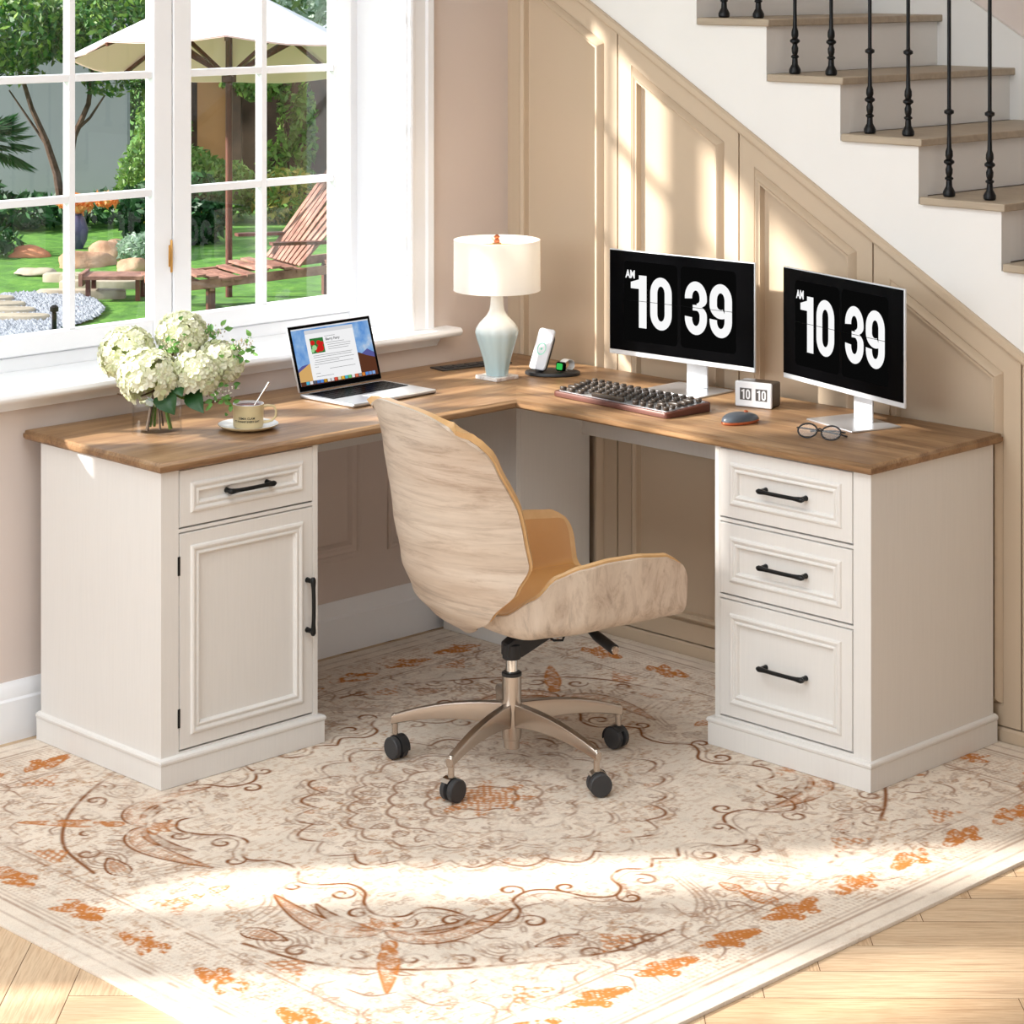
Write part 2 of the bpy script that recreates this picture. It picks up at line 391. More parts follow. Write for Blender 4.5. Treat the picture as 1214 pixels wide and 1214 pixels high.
# wall under the stairs
XE = 3.38
struct(MB().prism([(WX, -.12), (XE, -.12), (XE, .0), (WX, slope_in(WX))], WY + .012, WY + .05).build('wall_right', 'panel', smooth=False))
PR = [(0, 0), (.050, 0), (.053, -.004), (.060, .008), (.067, .014), (.074, .009), (.078, .009), (.081, -.008), (.092, -.0105)]
for i in range(7):
    x0, x1 = -.053 + .45 * i + .0025, -.053 + .45 * (i + 1) - .0025
    z0 = .036
    zt0, zt1 = slope_in(x0) - .003, slope_in(x1) - .003
    if zt1 > z0 + .2: poly = [(x0, z0), (x1, z0), (x1, zt1), (x0, zt0)]
    else: continue
    mb = MB(); profile_panel(mb, poly, PR, lambda s, t, h: (s, WY - h, t), back=-.0116)
    struct(mb.build('trim_%d' % (i + 1), 'panel', angle=20))
# sloping moulding and base rail
m = MB(); pts = []
for x, zz in ((WX, 0), (XE, 0)):
    pts.append([(x, WY + .012, slope_in(x) + .0), (x, WY - .010, slope_in(x) + .001), (x, WY - .014, slope_in(x) + .008), (x, WY - .014, slope_out(x) - .004), (x, WY - .008, slope_out(x)), (x, WY + .012, slope_out(x))])
m.rings(pts); struct(m.build('trim_10', 'panel', angle=25))
struct(MB().prism([(WY + .012, FZ), (WY - .006, FZ), (WY - .006, .026), (WY - .001, .032), (WY + .012, .032)], WX, XE, 'x').build('baseboard_right', 'panel', angle=25))
# left wall lower panels (picture-frame mouldings)
PF = [(0, 0), (.002, .006), (.008, .009), (.014, .007), (.018, .003), (.030, .003), (.033, .008), (.040, .010), (.046, .005), (.050, 0)]
for i, (a, b) in enumerate([(-1.20, -.571), (-.472, -.02)]):
    mb = MB(); profile_panel(mb, [(a, .249), (b, .249), (b, .73), (a, .73)], PF, lambda s, t, h: (WX + h, s, t), cap=False)
    struct(mb.build('trim_%d' % (11 + i), 'wall', angle=20))
bbp = [(WX, FZ), (WX + .014, FZ), (WX + .014, .092), (WX + .010, .098), (WX + .010, .118), (WX + .006, .128), (WX + .003, .138), (WX, .138)]
m = MB(); m.rings([[(p[0], y, p[1]) for p in bbp] for y in (-6.6, WY - .001)]); struct(m.build('baseboard_left', 'white', angle=25))

# windows -----------------------------------------------------------------
def build_window(num, w, nsash, rows, g0, handle_at=()):
    y0, y1, z0, z1 = w
    root = sempty('window_%d' % num)
    xo = -.29; xi = -.25
    fr = .035
    fm = MB()
    fm.box(xo - .01, xi - .012, y0, y0 + fr, z0 + .02, z1); fm.box(xo - .01, xi - .012, y1 - fr, y1, z0 + .02, z1)
    fm.box(xo - .01, xi - .012, y0 + fr, y1 - fr, z1 - .035, z1); fm.box(xo - .01, xi - .012, y0 + fr, y1 - fr, z0 + .02, g0 - .055)
    fm.build('window_frame', 'white', root, bevel=.003)
    # white reveal lining
    rv = MB(); rv.box(xi - .012, WX + .001, y0, y0 + .006, z0 + .02, z1); rv.box(xi - .012, WX + .001, y1 - .006, y1, z0 + .02, z1); rv.box(xi - .012, WX + .001, y0 + .006, y1 - .006, z1 - .006, z1)
    rv.build('reveal_lining', 'white', root, smooth=False)
    sw = (y1 - y0 - 2 * fr) / nsash; st = .062
    for i in range(nsash):
        a = y0 + fr + sw * i + .002; b = a + sw - .004
        s = MB(); s.box(xo, xi, a, a + st, g0 - .052, z1 - .037); s.box(xo, xi, b - st, b, g0 - .052, z1 - .037)
        s.box(xo, xi, a + st, b - st, g0 - .052, g0); s.box(xo, xi, a + st, b - st, z1 - .037 - .05, z1 - .037)
        so = s.build('window_sash', 'white', root, bevel=.004)
        gt = z1 - .087
        mu = MB()
        mid = (a + b) / 2
        if sw > .62: mu.box(xo + .006, xi - .006, mid - .010, mid + .010, g0, gt)
        for zr in rows:
            if sw > .62:
                mu.box(xo + .006, xi - .006, a + st, mid - .010, zr - .010, zr + .010); mu.box(xo + .006, xi - .006, mid + .010, b - st, zr - .010, zr + .010)
            else: mu.box(xo + .006, xi - .006, a + st, b - st, zr - .010, zr + .010)
        mu.build('muntin', 'white', so, bevel=.002)
        MB().box(-.272, -.269, a + st - .005, b - st + .005, g0 - .005, gt + .005).build('glass_pane', 'glass', so, smooth=False)
        if i in handle_at:
            h = MB(); h.box(xi, xi + .005, b - .014, b - .004, 1.09, 1.15); h.box(xi + .005, xi + .012, b - .012, b - .006, 1.075, 1.165)
            h.build('handle', 'brass', so, bevel=.003)
    return root
w1 = build_window(1, W1, 3, (1.295, 1.615, 1.935), .953, (1,))
build_window(2, W2, 1, (1.295, 1.615, 1.935), .953)
build_window(3, W3, 2, (1.295, 1.615, 1.935), .66)
def casing(root, w):
    y0, y1, z0, z1 = w; cw = .093
    def strip(pts_out):  # vertical strip with a stepped profile
        pass
    pf = [(0, 0), (0, .012), (.006, .016), (.014, .016), (.018, .012), (.060, .012), (.066, .018), (.086, .020), (.093, .012), (.093, 0)]
    c = MB()
    c.rings([[(WX + h, y1 + d, z) for d, h in pf] for z in (z0 + .022, z1 + .09)])
    c.rings([[(WX + h, y0 - d, z) for d, h in pf] for z in (z0 + .022, z1 + .09)])
    c.box(WX, WX + .016, y0, y1, z1, z1 + .09)
    c.build('casing', 'white', root, angle=25)
    s = MB(); pr = [(-.262, .84), (.012, .84), (.018, .845), (.020, .852), (.016, .860), (.010, .8625), (-.262, .8625)]
    pr = [(p[0], p[1] + z0 - .84) for p in pr]
    prw = [(WX, pr[0][1])] + pr[1:-1] + [(WX, pr[-1][1])]
    s.rings([[(p[0], y, p[1]) for p in prw] for y in (y0 - .16, y1 + .155)])
    s.rings([[(p[0], y, p[1]) for p in [(-.262, pr[0][1]), (WX, pr[0][1]), (WX, pr[-1][1]), (-.262, pr[-1][1])]] for y in (y0 + .001, y1 - .001)])
    s.build('window_sill', 'white', root, bevel=.002)
    a = MB(); ap = [(WX, .812), (WX + .018, .812), (WX + .022, .820), (WX + .030, .828), (WX + .036, .84), (WX, .84)]
    a.rings([[(p[0], y, p[1] + z0 - .84) for p in ap] for y in (y0 - .10, y1 + .10)])
    a.build('apron', 'white', root, angle=25)
casing(w1, W1)
for o in list(bpy.data.objects):
    if o.name == 'window_3': casing(o, W3)

# staircase ----------------------------------------------------------------
RUN, RISE = .2485, .1475
stair = tag(sempty('staircase'), 'white staircase with beige treads climbing left above the panelled wall', 'stairs')
del stair['kind']
steps = []
for j in range(-3, 11):
    xl = .955 + RUN * j; zb = 1.600 - RISE * j          # left end x and underside z of tread j
    if zb < .02: break
    steps.append((xl, zb))
sk = []
for xl, zb in steps: sk += [(xl, zb), (xl + RUN - .012, zb), ]
# stringer side face polygon between tread profile and sloping moulding
m = MB()
for xl, zb in steps:
    x0, x1 = max(WX + .002, xl), xl + RUN
    if x1 <= WX: continue
    x1 -= .012; x0 = max(WX + .002, x0 - .012)
    m.prism([(x0, max(FZ, slope_out(x0) - .02)), (x1, max(FZ, slope_out(x1) - .02)), (x1, zb), (x0, zb)], WY, WY + .04)
m.build('stringer', 'stairwhite', stair, smooth=False)
for k, (xl, zb) in enumerate(steps):
    x0 = max(WX + .002, xl)
    t = MB(); t.box(x0, xl + RUN + .006, WY - .014, .809, zb, zb + .020); t.build('tread', 'tread', stair, bevel=.003)
    if xl + RUN < XE + .3:
        r = MB(); r.box(xl + RUN - .026, xl + RUN - .012, WY + .0402, .808, zb - RISE + .020, zb); r.build('riser', 'stairwhite', stair, smooth=False)
# skirt board against the back wall of the stairs
m = MB(); za = lambda x: 1.812 - .5889 * (x - 1.052)
m.prism([(WX + .002, za(WX) - .35), (3.3, max(0, za(3.3) - .35)), (3.3, za(3.3) + .0), (WX + .002, za(WX))], .795, .809)
struct(m.build('trim_20', 'stairwhite', smooth=False))
# iron balusters
rail = thing('stair_railing', 'black wrought iron stair railing of turned balusters on the staircase', 'railing')
bp = [(.013, 0), (.016, .004), (.016, .012), (.012, .020), (.0085, .026), (.0075, .042), (.011, .045), (.011, .048), (.0065, .052), (.009, .060), (.0095, .070), (.0065, .078), (.007, .081), (.0135, .086), (.0135, .091), (.0075, .096), (.010, .104), (.0095, .115), (.006, .125), (.005, .17)]
bp += [(.0052, .205), (.0055, .208), (.0125, .212), (.0125, .219), (.0055, .223), (.005, .23), (.005, .60), (.0125, .605), (.0125, .612), (.005, .617), (.005, .90)]
proto = None
for (xl, zb) in steps[:9]:
    for dx in (.052, .174):
        if xl + dx < .5: continue
        if proto is None:
            proto = MB().lathe(bp, 14).build('baluster', 'iron', rail, angle=30); b = proto
        else:
            b = proto.copy(); COL.objects.link(b); b.parent = rail
        b.location = (xl + dx, WY + .042, zb + .0202)
m = MB(); xa, xb = .62, 2.9; zr = lambda x: 1.62 + .9 - .5935 * (x - 1.007)
m.beam((xa, WY + .042, zr(xa)), (xb, WY + .042, zr(xb)), .045, .05); m.build('handrail', 'iron', rail, bevel=.01)

# ------------------------------------------------------------------ desk
desk = thing('corner_desk', 'L-shaped desk with walnut-brown top and white painted pedestals, standing in the corner', 'desk')
P6 = [(-.034, -1.693), (.536, -1.693), (.536, -.536), (1.700, -.536), (1.700, 0), (-.034, 0)]
def fl(s, t, h): return (s, t, h)
m = MB(); R = []
for d, z in [(.010, .735), (.004, .7365), (.001, .741), (.0, .744), (.0, .751), (.003, .7525), (.0035, .7575), (.006, .7595), (.008, .76)]:
    R.append([(p[0], p[1], z) for p in inset(P6, d)])
m.rings(R); m.build('tabletop', 'top', desk, angle=60)
PD = [(0, -.004), (.0015, 0), (.031, 0), (.0335, .0045), (.038, .006), (.0425, .0045), (.045, .001), (.0475, .001), (.050, .004), (.053, .0045), (.056, .001), (.058, -.005)]
def handle_mesh(vert=False, L=.071):
    m = MB(); N = 24; P = []; Rr = []
    for i in range(N + 1):
        u = -1 + 2 * i / N; P.append((u * L, 0, -.023 - .003 * math.cos(u * PI / 2)))
        Rr.append(.0050 + .0020 * math.exp(-((abs(u) - .9) / .2) ** 2) - (.0025 if abs(u) > .97 else 0))
    m.tube(P, Rr, 12)
    for sx in (-1, 1): m.tube([(sx * L * .86, 0, -.0005), (sx * L * .86, 0, -.006), (sx * L * .86, 0, -.023)], [.0070, .0060, .0060], 12)
    # local: x along, y across, -z outward  ->  outward = -Y
    rot = Matrix(((1, 0, 0), (0, 0, 1), (0, 1, 0))).to_4x4()
    m.xf(rot)
    if vert: m.xf(Matrix.Rotation(PI / 2, 4, 'Y'))
    return m
def cabinet(origin, rz, openings, x_st):
    """local: X along the front 0..0.473, front face at y=-0.517, back at y=-0.02"""
    T = Matrix.Translation(origin) @ Matrix.Rotation(rz, 4, 'Z')
    W = .473; zt = .7349; yf = -.517
    c = MB(); th = .016
    c.box(0, th, yf + .0005, -.02, .06, zt); c.box(W - th, W, yf + .0005, -.02, .06, zt)
    c.box(th, W - th, -.034, -.02, .06, zt); c.box(th, W - th, yf + .03, -.034, .06, .078); c.box(th, W - th, yf + .03, -.034, zt - .014, zt)
    c.box(th, W - th, yf + .024, yf + .03, .06, zt)
    c.xf(T).build('carcass', 'desk', desk, smooth=False, bevel=.0012)
    f = MB(); a, b = openings[0][0], openings[0][1]
    f.box(.0002, a - .0032, yf, yf + .022, .06, zt); f.box(b + .0032, W - .0002, yf, yf + .022, .06, zt)
    zs = sorted([(o[2], o[3]) for o in openings]); prev = .06
    for z0, z1 in zs + [(zt, zt)]:
        if z0 - .0032 > prev + .001: f.box(a - .0032, b + .0032, yf, yf + .022, prev, min(zt, z0 - .0032 if z0 < zt else zt))
        prev = z1 + .0032
    f.xf(T).build('face_frame', 'desk', desk, smooth=False)
    pl = MB(); x0, x1, y0 = (-.007, .487, -.527) if x_st else (-.0145, .4795, -.527)
    pf = [(0, FZ + .0082), (0, .052), (.0005, .054), (-.0025, .057), (-.003, .062), (-.001, .066), (.006, .069), (.008, .0695)]
    R = [[(x0 + d, -.012, z), (x0 + d, y0 + d, z), (x1 - d, y0 + d, z), (x1 - d, -.012, z)] for d, z in pf]
    pl.rings(R); pl.xf(T).build('plinth', 'desk', desk, angle=25)
    return T
def front(T, o, kind, vert_handle=None, parent=desk):
    x0, x1, z0, z1 = o; yf = -.517
    m = MB(); profile_panel(m, rect(x0, x1, z0, z1), PD, lambda s, t, h: (s, yf - h, t), back=-.018)
    ob = m.xf(T).build(kind, 'desk', parent, angle=20)
    cx = (x0 + x1) / 2; cz = (z0 + z1) / 2
    if kind == 'drawer':
        h = handle_mesh().xf(T @ Matrix.Translation((cx, yf + .005, cz)))
        h.build('handle', 'blackmetal', ob, angle=50, label='black bow handle')
    else:
        h = handle_mesh(True).xf(T @ Matrix.Translation((x1 - .018, yf, .345)))
        h.build('handle', 'blackmetal', ob, angle=50, label='black bow handle')
        for z in (z0 + .075, z1 - .075):
            hg = MB().box(x0 - .006, x0 + .001, yf - .0012, yf + .004, z - .022, z + .022)
            hg.xf(T).build('hinge', 'blackmetal', ob, smooth=False, label='black hinge leaf')
LO = [(.0535, .457, .597, .731), (.0535, .457, .077, .583)]
TL = cabinet((0, -1.677, 0), PI / 2, LO, True)
front(TL, LO[0], 'drawer'); front(TL, LO[1], 'door')
RO = [(.016, .4195, .5635, .731), (.016, .4195, .376, .5495), (.016, .4195, .078, .362)]
TR = cabinet((1.212, 0, 0), 0, RO, False)
for o in RO: front(TR, o, 'drawer')
m = MB(); m.box(.0, .30, -.30, -.284, 0, .7349); m.box(.284, .30, -.284, -.004, 0, .7349)
m.build('corner_column', 'desk', desk, smooth=False, bevel=.001)
MB().box(.3002, 1.2118, -.034, -.02, .566, .7349).build('back_panel', 'desk', desk, smooth=False)
MB().box(.014, .028, -1.2038, -.3002, .583, .7349).build('back_panel', 'desk', desk, smooth=False)
for c, a in (((.085, -.275), PI / 2), ((.112, -.145), PI / 2)):
    pass
# power grommet set in the top
g = thing('desk_power_outlet', 'black flush power outlet strip set in the desk corner behind the lamp', 'outlet', (.07, -.255, .7602), math.radians(80))
MB().box(-.12, .12, -.034, .034, 0, .0035).build('outlet_plate', 'blackplastic', g, bevel=.0015)
for k in range(-2, 3):
    MB().box(k * .042 - .015, k * .042 + .015, -.016, .016, .0036, .0062).build('socket', 'grayplastic', g, bevel=.001)

# ------------------------------------------------------------------ rug
def make_rug():
    X0, X1, Y0, Y1 = .0, 2.17, -2.365, .0
    nx, ny = 840, 915
    cx, cy = (X0 + X1) / 2, (Y0 + Y1) / 2; hx, hy = (X1 - X0) / 2, (Y1 - Y0) / 2
    q = .0025
    qx, qy = int(hx / q) + 3, int(hy / q) + 3
    fine = np.zeros((qx, qy)); rust = np.zeros((qx, qy))
    U, V = np.meshgrid(np.arange(qx) * q, np.arange(qy) * q, indexing='ij')
    def stamp(A, x, y, r, val):
        i0, i1 = int((x - 2 * r) / q), int((x + 2 * r) / q) + 1; j0, j1 = int((y - 2 * r) / q), int((y + 2 * r) / q) + 1
        i0, j0 = max(0, i0), max(0, j0); i1, j1 = min(qx, i1), min(qy, j1)
        if i0 >= i1 or j0 >= j1: return
        d = np.hypot(U[i0:i1, j0:j1] - x, V[i0:i1, j0:j1] - y)
        A[i0:i1, j0:j1] = np.maximum(A[i0:i1, j0:j1], val * np.clip(1.6 - d / r, 0, 1))
    def curve(A, pts, r=.0035, val=1., taper=True):
        P = np.array(pts, float); 
        # catmull-rom
        Q = np.vstack([2 * P[0] - P[1], P, 2 * P[-1] - P[-2]]); out = []
        for i in range(len(P) - 1):
            p0, p1, p2, p3 = Q[i:i + 4]; n = max(4, int(np.hypot(*(p2 - p1)) / .0025))
            for t in np.linspace(0, 1, n, endpoint=False):
                out.append(.5 * ((2 * p1) + (-p0 + p2) * t + (2 * p0 - 5 * p1 + 4 * p2 - p3) * t * t + (-p0 + 3 * p1 - 3 * p2 + p3) * t ** 3))
        L = len(out)
        for k, (x, y) in enumerate(out):
            w = (.45 + .75 * math.sin(PI * k / L)) if taper else 1
            stamp(A, x, y, r * w, val)
        return out
    def spiral(A, x, y, r, a0, turns=1.4, sgn=1, w=.0035, val=1):
        pts = []
        for k in range(26):
            t = k / 25; a = a0 + sgn * t * turns * 2 * PI; rr = r * (1 - .82 * t)
            pts.append((x + rr * math.cos(a), y + rr * math.sin(a)))
        curve(A, pts, w, val)
    def leafshape(A, x, y, L, w, a, fillv=.5, outl=1.):
        ca, sa = math.cos(a), math.sin(a)
        du = (U - x) * ca + (V - y) * sa; dv = -(U - x) * sa + (V - y) * ca
        t = du / L
        prof = w * np.sqrt(np.clip(t, 0, 1)) * (1 - np.clip(t, 0, 1)) * 1.9 + 1e-6
        inside = (t > 0) & (t < 1) & (np.abs(dv) < prof)
        A[inside] = np.maximum(A[inside], fillv * (.5 + .5 * np.sign(np.sin(du[inside] * 620) + np.sin(dv[inside] * 700) + (.9 if fillv > .95 else 0))))
        edge = (t > 0) & (t < 1) & (np.abs(np.abs(dv) - prof) < .0026)
        A[edge] = np.maximum(A[edge], outl)
    # medallion
    th = np.arctan2(V * .92, U); r = np.hypot(U, V * .92)
    for R0, amp, k, wd, val in ((.075, .10, 4, .004, .8), (.13, .09, 6, .004, .7), (.215, .07, 8, .004, .75), (.30, .08, 10, .0038, .7), (.315, .08, 10, .003, .5), (.405, .10, 12, .0042, .9), (.425, .10, 12, .003, .5)):
        Rr = R0 * (1 + amp * np.abs(np.cos(k * th / 1.0)) - amp * .5 + .06 * np.cos(4 * th))
        fine = np.maximum(fine, val * np.clip(1.5 - np.abs(r - Rr) / wd, 0, 1))
    star = (r < .085 * (1 + .35 * np.cos(8 * th)))
    rust[star] = np.maximum(rust[star], .85 * (np.sin(U[star] * 300) * np.sin(V[star] * 320) > -.25))
    for k in range(9):
        a = k * PI / 16; R0 = .25
        leafshape(fine, R0 * math.cos(a) - .02, R0 * math.sin(a) / .92, .05, .02, a, .5, .7)
        rr = .36; leafshape(rust if k % 2 else fine, rr * math.cos(a), rr * math.sin(a) / .92, .035, .014, a, .5, .6)
    for k in range(40):
        a = random.uniform(0, PI / 2); rr = random.uniform(.09, .40); spiral(fine, rr * math.cos(a), rr * math.sin(a), random.uniform(.010, .022), random.uniform(0, 6), 1.1, random.choice((-1, 1)), .0024, .55)
    # scrolling vines around the medallion
    V1 = [(.52, .0), (.55, .045), (.515, .09), (.53, .14), (.58, .165), (.60, .21), (.565, .25), (.50, .27), (.46, .31), (.47, .37), (.52, .40), (.545, .45), (.50, .49), (.42, .50), (.37, .53), (.375, .585), (.33, .62), (.27, .60), (.225, .56), (.17, .555), (.13, .60), (.085, .62), (.04, .585), (.0, .575)]
    curve(fine, V1, .0036, 1.0, False); curve(fine, [(x * 1.03 + .006, y * 1.03) for x, y in V1], .0024, .6, False)
    for (x, y, rr, a0, sg) in ((.585, .10, .032, PI, 1), (.63, .19, .030, PI, -1), (.50, .245, .026, 0, 1), (.43, .34, .03, 0, -1), (.575, .42, .032, PI, 1), (.46, .53, .028, -1.5, -1), (.40, .61, .03, -1.5, 1), (.30, .64, .028, -1.5, -1), (.20, .60, .030, -1.5, 1), (.10, .645, .026, -1.5, -1)):
        spiral(fine, x, y, rr, a0, 1.15, sg, .0034, 1.0)
    # curved leaves with outline, vein and speckled filling
    def curved_leaf(A, pts, w, fillA=None, fillv=.5, r_=.0028, val=1.0):
        P = np.array(pts, float); T = np.linspace(0, 1, 60)
        C = ((1 - T) ** 3)[:, None] * P[0] + (3 * T * (1 - T) ** 2)[:, None] * P[1] + (3 * T ** 2 * (1 - T))[:, None] * P[2] + (T ** 3)[:, None] * P[3]
        D = np.gradient(C, axis=0); D /= np.linalg.norm(D, axis=1)[:, None] + 1e-9; Nn_ = np.stack([-D[:, 1], D[:, 0]], 1)
        prof = w * np.sin(PI * T ** .7) ** .8
        for sg in (-1, 1):
            for f_, v_ in ((1, val), (.62, val * .55)):
                Q = C + Nn_ * (sg * prof * f_)[:, None]; curve(A, Q[::4].tolist() + [Q[-1].tolist()], r_ * (1 if f_ == 1 else .7), v_, False)
        if fillA is not None:
            for k in range(2, 58):
                for f_ in np.linspace(-.85, .85, 9):
                    if random.random() < .55: x, y = C[k] + Nn_[k] * prof[k] * f_; stamp(fillA, x, y, .0026, fillv)
    N0 = (.40, .66)
    curved_leaf(fine, [N0, (.36, .76), (.24, .74), (.10, .70)], .030, rust, .55)
    curved_leaf(fine, [N0, (.52, .66), (.53, .54), (.50, .40)], .030, rust, .55)
    curved_leaf(fine, [(.385, .675), (.33, .70), (.26, .70), (.20, .67)], .016, fine, .5)
    curved_leaf(fine, [(.425, .645), (.48, .60), (.49, .54), (.47, .48)], .016, fine, .5)
    curved_leaf(rust, [(.47, .71), (.50, .74), (.56, .79), (.62, .85)], .020, rust, .9)
    curved_leaf(rust, [(.445, .685), (.46, .70), (.47, .71), (.49, .735)], .014, rust, .9)
    for a_ in (2.6, 3.3, 4.0, 4.7): leafshape(rust, N0[0] - .01, N0[1] - .012, .055, .018, a_, .8, .8)
    for x, y, rr in ((.62, .56, .055), (.30, .84, .055)):
        for q_ in (1.0, .72, .45): 
            pts = [(x + rr * q_ * math.cos(t_), y + rr * q_ * .8 * math.sin(t_)) for t_ in np.linspace(0, 2 * PI, 25)]; curve(fine, pts, .0022, .6, False)
    for x0_, y0_, x1_, y1_ in ((.02, .68, .16, .84), (.60, .04, .80, .20), (.58, .30, .74, .16)):
        for k in range(4):
            d_ = .016 * k; curve(fine, [(x0_ + d_, y0_ - d_ * .3), ((x0_ + x1_) / 2 + .03 + d_, (y0_ + y1_) / 2 - .02 - d_ * .3), (x1_ + d_, y1_ - d_ * .3)], .0022, .5)
    # corner ornaments: paisleys and ribbed fans
    for (x, y, L, w, a) in ((.70, .40, .11, .035, 1.9), (.20, .86, .11, .035, -.3)):
        leafshape(fine, x, y, L, w, a, .45, 1.0); leafshape(rust, x + .02 * math.cos(a), y + .02 * math.sin(a), L * .6, w * .55, a, .5, .6)
    for k in range(30):
        t = k / 29; x = .78 - .50 * t ** 1.3; y = .30 + .52 * t
        dx, dy = -.5, .52; n = (dy / .72, -dx / .72)
        curve(fine, [(x + n[0] * .0, y + n[1] * .0), (x + n[0] * .028 + .004, y + n[1] * .028)], .0028, .6, False)
    curve(fine, [(.80, .25), (.79, .40), (.73, .52), (.66, .64), (.56, .76), (.42, .86), (.25, .90)], .0042, .9, False)
    for k in range(9):
        t = (k + .5) / 9; x = .80 - .5 * t ** 2; y = .28 + .60 * t; spiral(fine, x, y, .03, 3 * k, 1.2, 1 if k % 2 else -1, .0036, .85)
    # vases / triangles in rust
    leafshape(rust, .0, .90, .10, .030, -PI / 2, .9, 1.); leafshape(rust, .0, .79, .055, .022, -PI / 2, .9, 1.)
    leafshape(rust, .86, .0, .10, .030, PI, .9, 1.); leafshape(rust, .76, .0, .055, .022, PI, .9, 1.)
    for (x, y, dx, dy) in ((.75, .37, 1, 0), (.0, .88, 0, 1), (.40, .90, 0, 1), (.80, .66, 1, 0)):
        if dx: ins = (U > x - .04) & (U < x + .03) & (np.abs(V - y) < (U - x + .04) * .9)
        else: ins = (V > y - .04) & (V < y + .03) & (np.abs(U - x) < (V - y + .04) * .9)
        rust[ins] = np.maximum(rust[ins], .8 * ((np.sin(U[ins] * 330 + V[ins] * 200) + np.sin(V[ins] * 360)) > -.2))
    rq = random.Random(3)
    for k in range(1100):
        x, y = rq.uniform(.0, .93), rq.uniform(.0, 1.03)
        rad = math.hypot(x, y * .92)
        if .43 < rad < .56: continue
        if rq.random() < .62: spiral(fine, x, y, rq.uniform(.006, .014), rq.uniform(0, 6), 1.0, rq.choice((-1, 1)), .0014, rq.uniform(.22, .5))
        else: leafshape(fine, x, y, rq.uniform(.018, .04), rq.uniform(.006, .012), rq.uniform(0, 6.28), .2, rq.uniform(.25, .55))
    for k in range(60):
        x, y = rq.uniform(.5, .90), rq.uniform(.0, 1.0)
        if math.hypot(x, y) < .6: continue
        a = rq.uniform(0, 6.28); L_ = rq.uniform(.05, .12); curve(fine, [(x, y), (x + L_ * .5 * math.cos(a), y + L_ * .5 * math.sin(a)), (x + L_ * math.cos(a + .5), y + L_ * math.sin(a + .5))], .0024, .7)
    # border rows of rust tulips
    def border(pos_c, along_max, pitch, axis, off):
        n = int(along_max / pitch) + 2
        for k in range(n):
            c0 = off + k * pitch
            for (da, L, w, ang) in ((-.062, .055, .016, .55), (-.040, .060, .020, .75), (-.012, .060, .022, .62), (.018, .062, .022, .8), (.040, .050, .020, .5), (-.062, .125, .010, .10), (.012, .03, .016, -.7), (-.03, .028, .014, -.8)):
                if axis == 0: leafshape(rust, pos_c + .012 * math.sin(da * 90), c0 + da, L, w, PI / 2 + ang, 1.0, .9)
                else: leafshape(rust, c0 + da, pos_c + .012 * math.sin(da * 90), L, w, ang, 1.0, .9)
    border(.918, hy - .22, .19, 0, .0); border(1.018, hx - .22, .245, 1, .10)
    # border lines
    du, dv = hx - U, hy - V; de = np.minimum(du, dv)
    for p, wd, v in ((.034, .003, .35), (.072, .004, .5), (.086, .003, .35), (.098, .003, .3), (.235, .003, .6), (.248, .0025, .4)):
        fine = np.maximum(fine, v * np.clip(1.5 - np.abs(de - p) / wd, 0, 1))
    inb = (de > .10) & (de < .235)
    fine[inb] = np.maximum(fine[inb], .32 * (np.sin((U[inb] + V[inb]) * 260) * np.sin((U[inb] - V[inb]) * 260) > .45))
    # sample on the full grid
    xs = np.linspace(X0, X1, nx + 1); ys = np.linspace(Y0, Y1, ny + 1)
    gx, gy = np.meshgrid(xs, ys, indexing='ij')
    iu = np.clip(np.abs(gx - cx) / q, 0, qx - 1.01); iv = np.clip(np.abs(gy - cy) / q, 0, qy - 1.01)
    def samp(A):
        a, b = iu.astype(int), iv.astype(int); fa, fb = iu - a, iv - b
        return A[a, b] * (1 - fa) * (1 - fb) + A[a + 1, b] * fa * (1 - fb) + A[a, b + 1] * (1 - fa) * fb + A[a + 1, b + 1] * fa * fb
    def vnoise(sx, sy, seed):
        rs = np.random.RandomState(seed); n1, n2 = int((X1 - X0) / sx) + 3, int((Y1 - Y0) / sy) + 3
        T = rs.rand(n1, n2); a = (gx - X0) / sx; b = (gy - Y0) / sy; i, j = a.astype(int), b.astype(int); fa, fb = a - i, b - j
        fa = fa * fa * (3 - 2 * fa); fb = fb * fb * (3 - 2 * fb)
        return T[i, j] * (1 - fa) * (1 - fb) + T[i + 1, j] * fa * (1 - fb) + T[i, j + 1] * (1 - fa) * fb + T[i + 1, j + 1] * fa * fb
    wear = .35 * vnoise(.16, .16, 1) + .3 * vnoise(.05, .05, 2) + .35 * vnoise(.018, .018, 3)
    F = samp(fine) * np.clip((wear - .24) * 3.4, .12, 1); Rz = samp(rust) * np.clip((vnoise(.012, .012, 21) * .6 + vnoise(.006, .006, 22) * .4 + (wear - .5) * .9 - .16) * 3.2, 0, 1)
    # small all-over woven dashes
    dash = (vnoise(.006, .014, 4) > .70) * (vnoise(.09, .09, 5)) * .55 + (vnoise(.014, .006, 6) > .74) * (vnoise(.07, .07, 7)) * .45
    mott = vnoise(.11, .11, 8) * .5 + vnoise(.03, .03, 9) * .5
    de_full = np.minimum(hx - np.abs(gx - cx), hy - np.abs(gy - cy))
    dash = dash * np.where(de_full < .09, .3, 1.0)
    base = np.stack([np.full_like(gx, v) for v in lin((230, 216, 200))[:3]], -1)
    base = base * (1 + (.5 - mott)[..., None] * .22)
    def over(b, c, a): c = np.array(lin(c)[:3]); a = np.clip(a, 0, 1)[..., None]; return b * (1 - a) + c * a
    base = over(base, (190, 150, 116), dash * 1.2)
    base = over(base, (132, 80, 40), F * 1.1)
    base = over(base, (190, 114, 44), Rz * .95)
    rgba = np.concatenate([base, np.ones(base.shape[:2] + (1,))], -1).astype(np.float32)
    gz = -.0008 + .0012 * (wear - .5) + .0 * gx
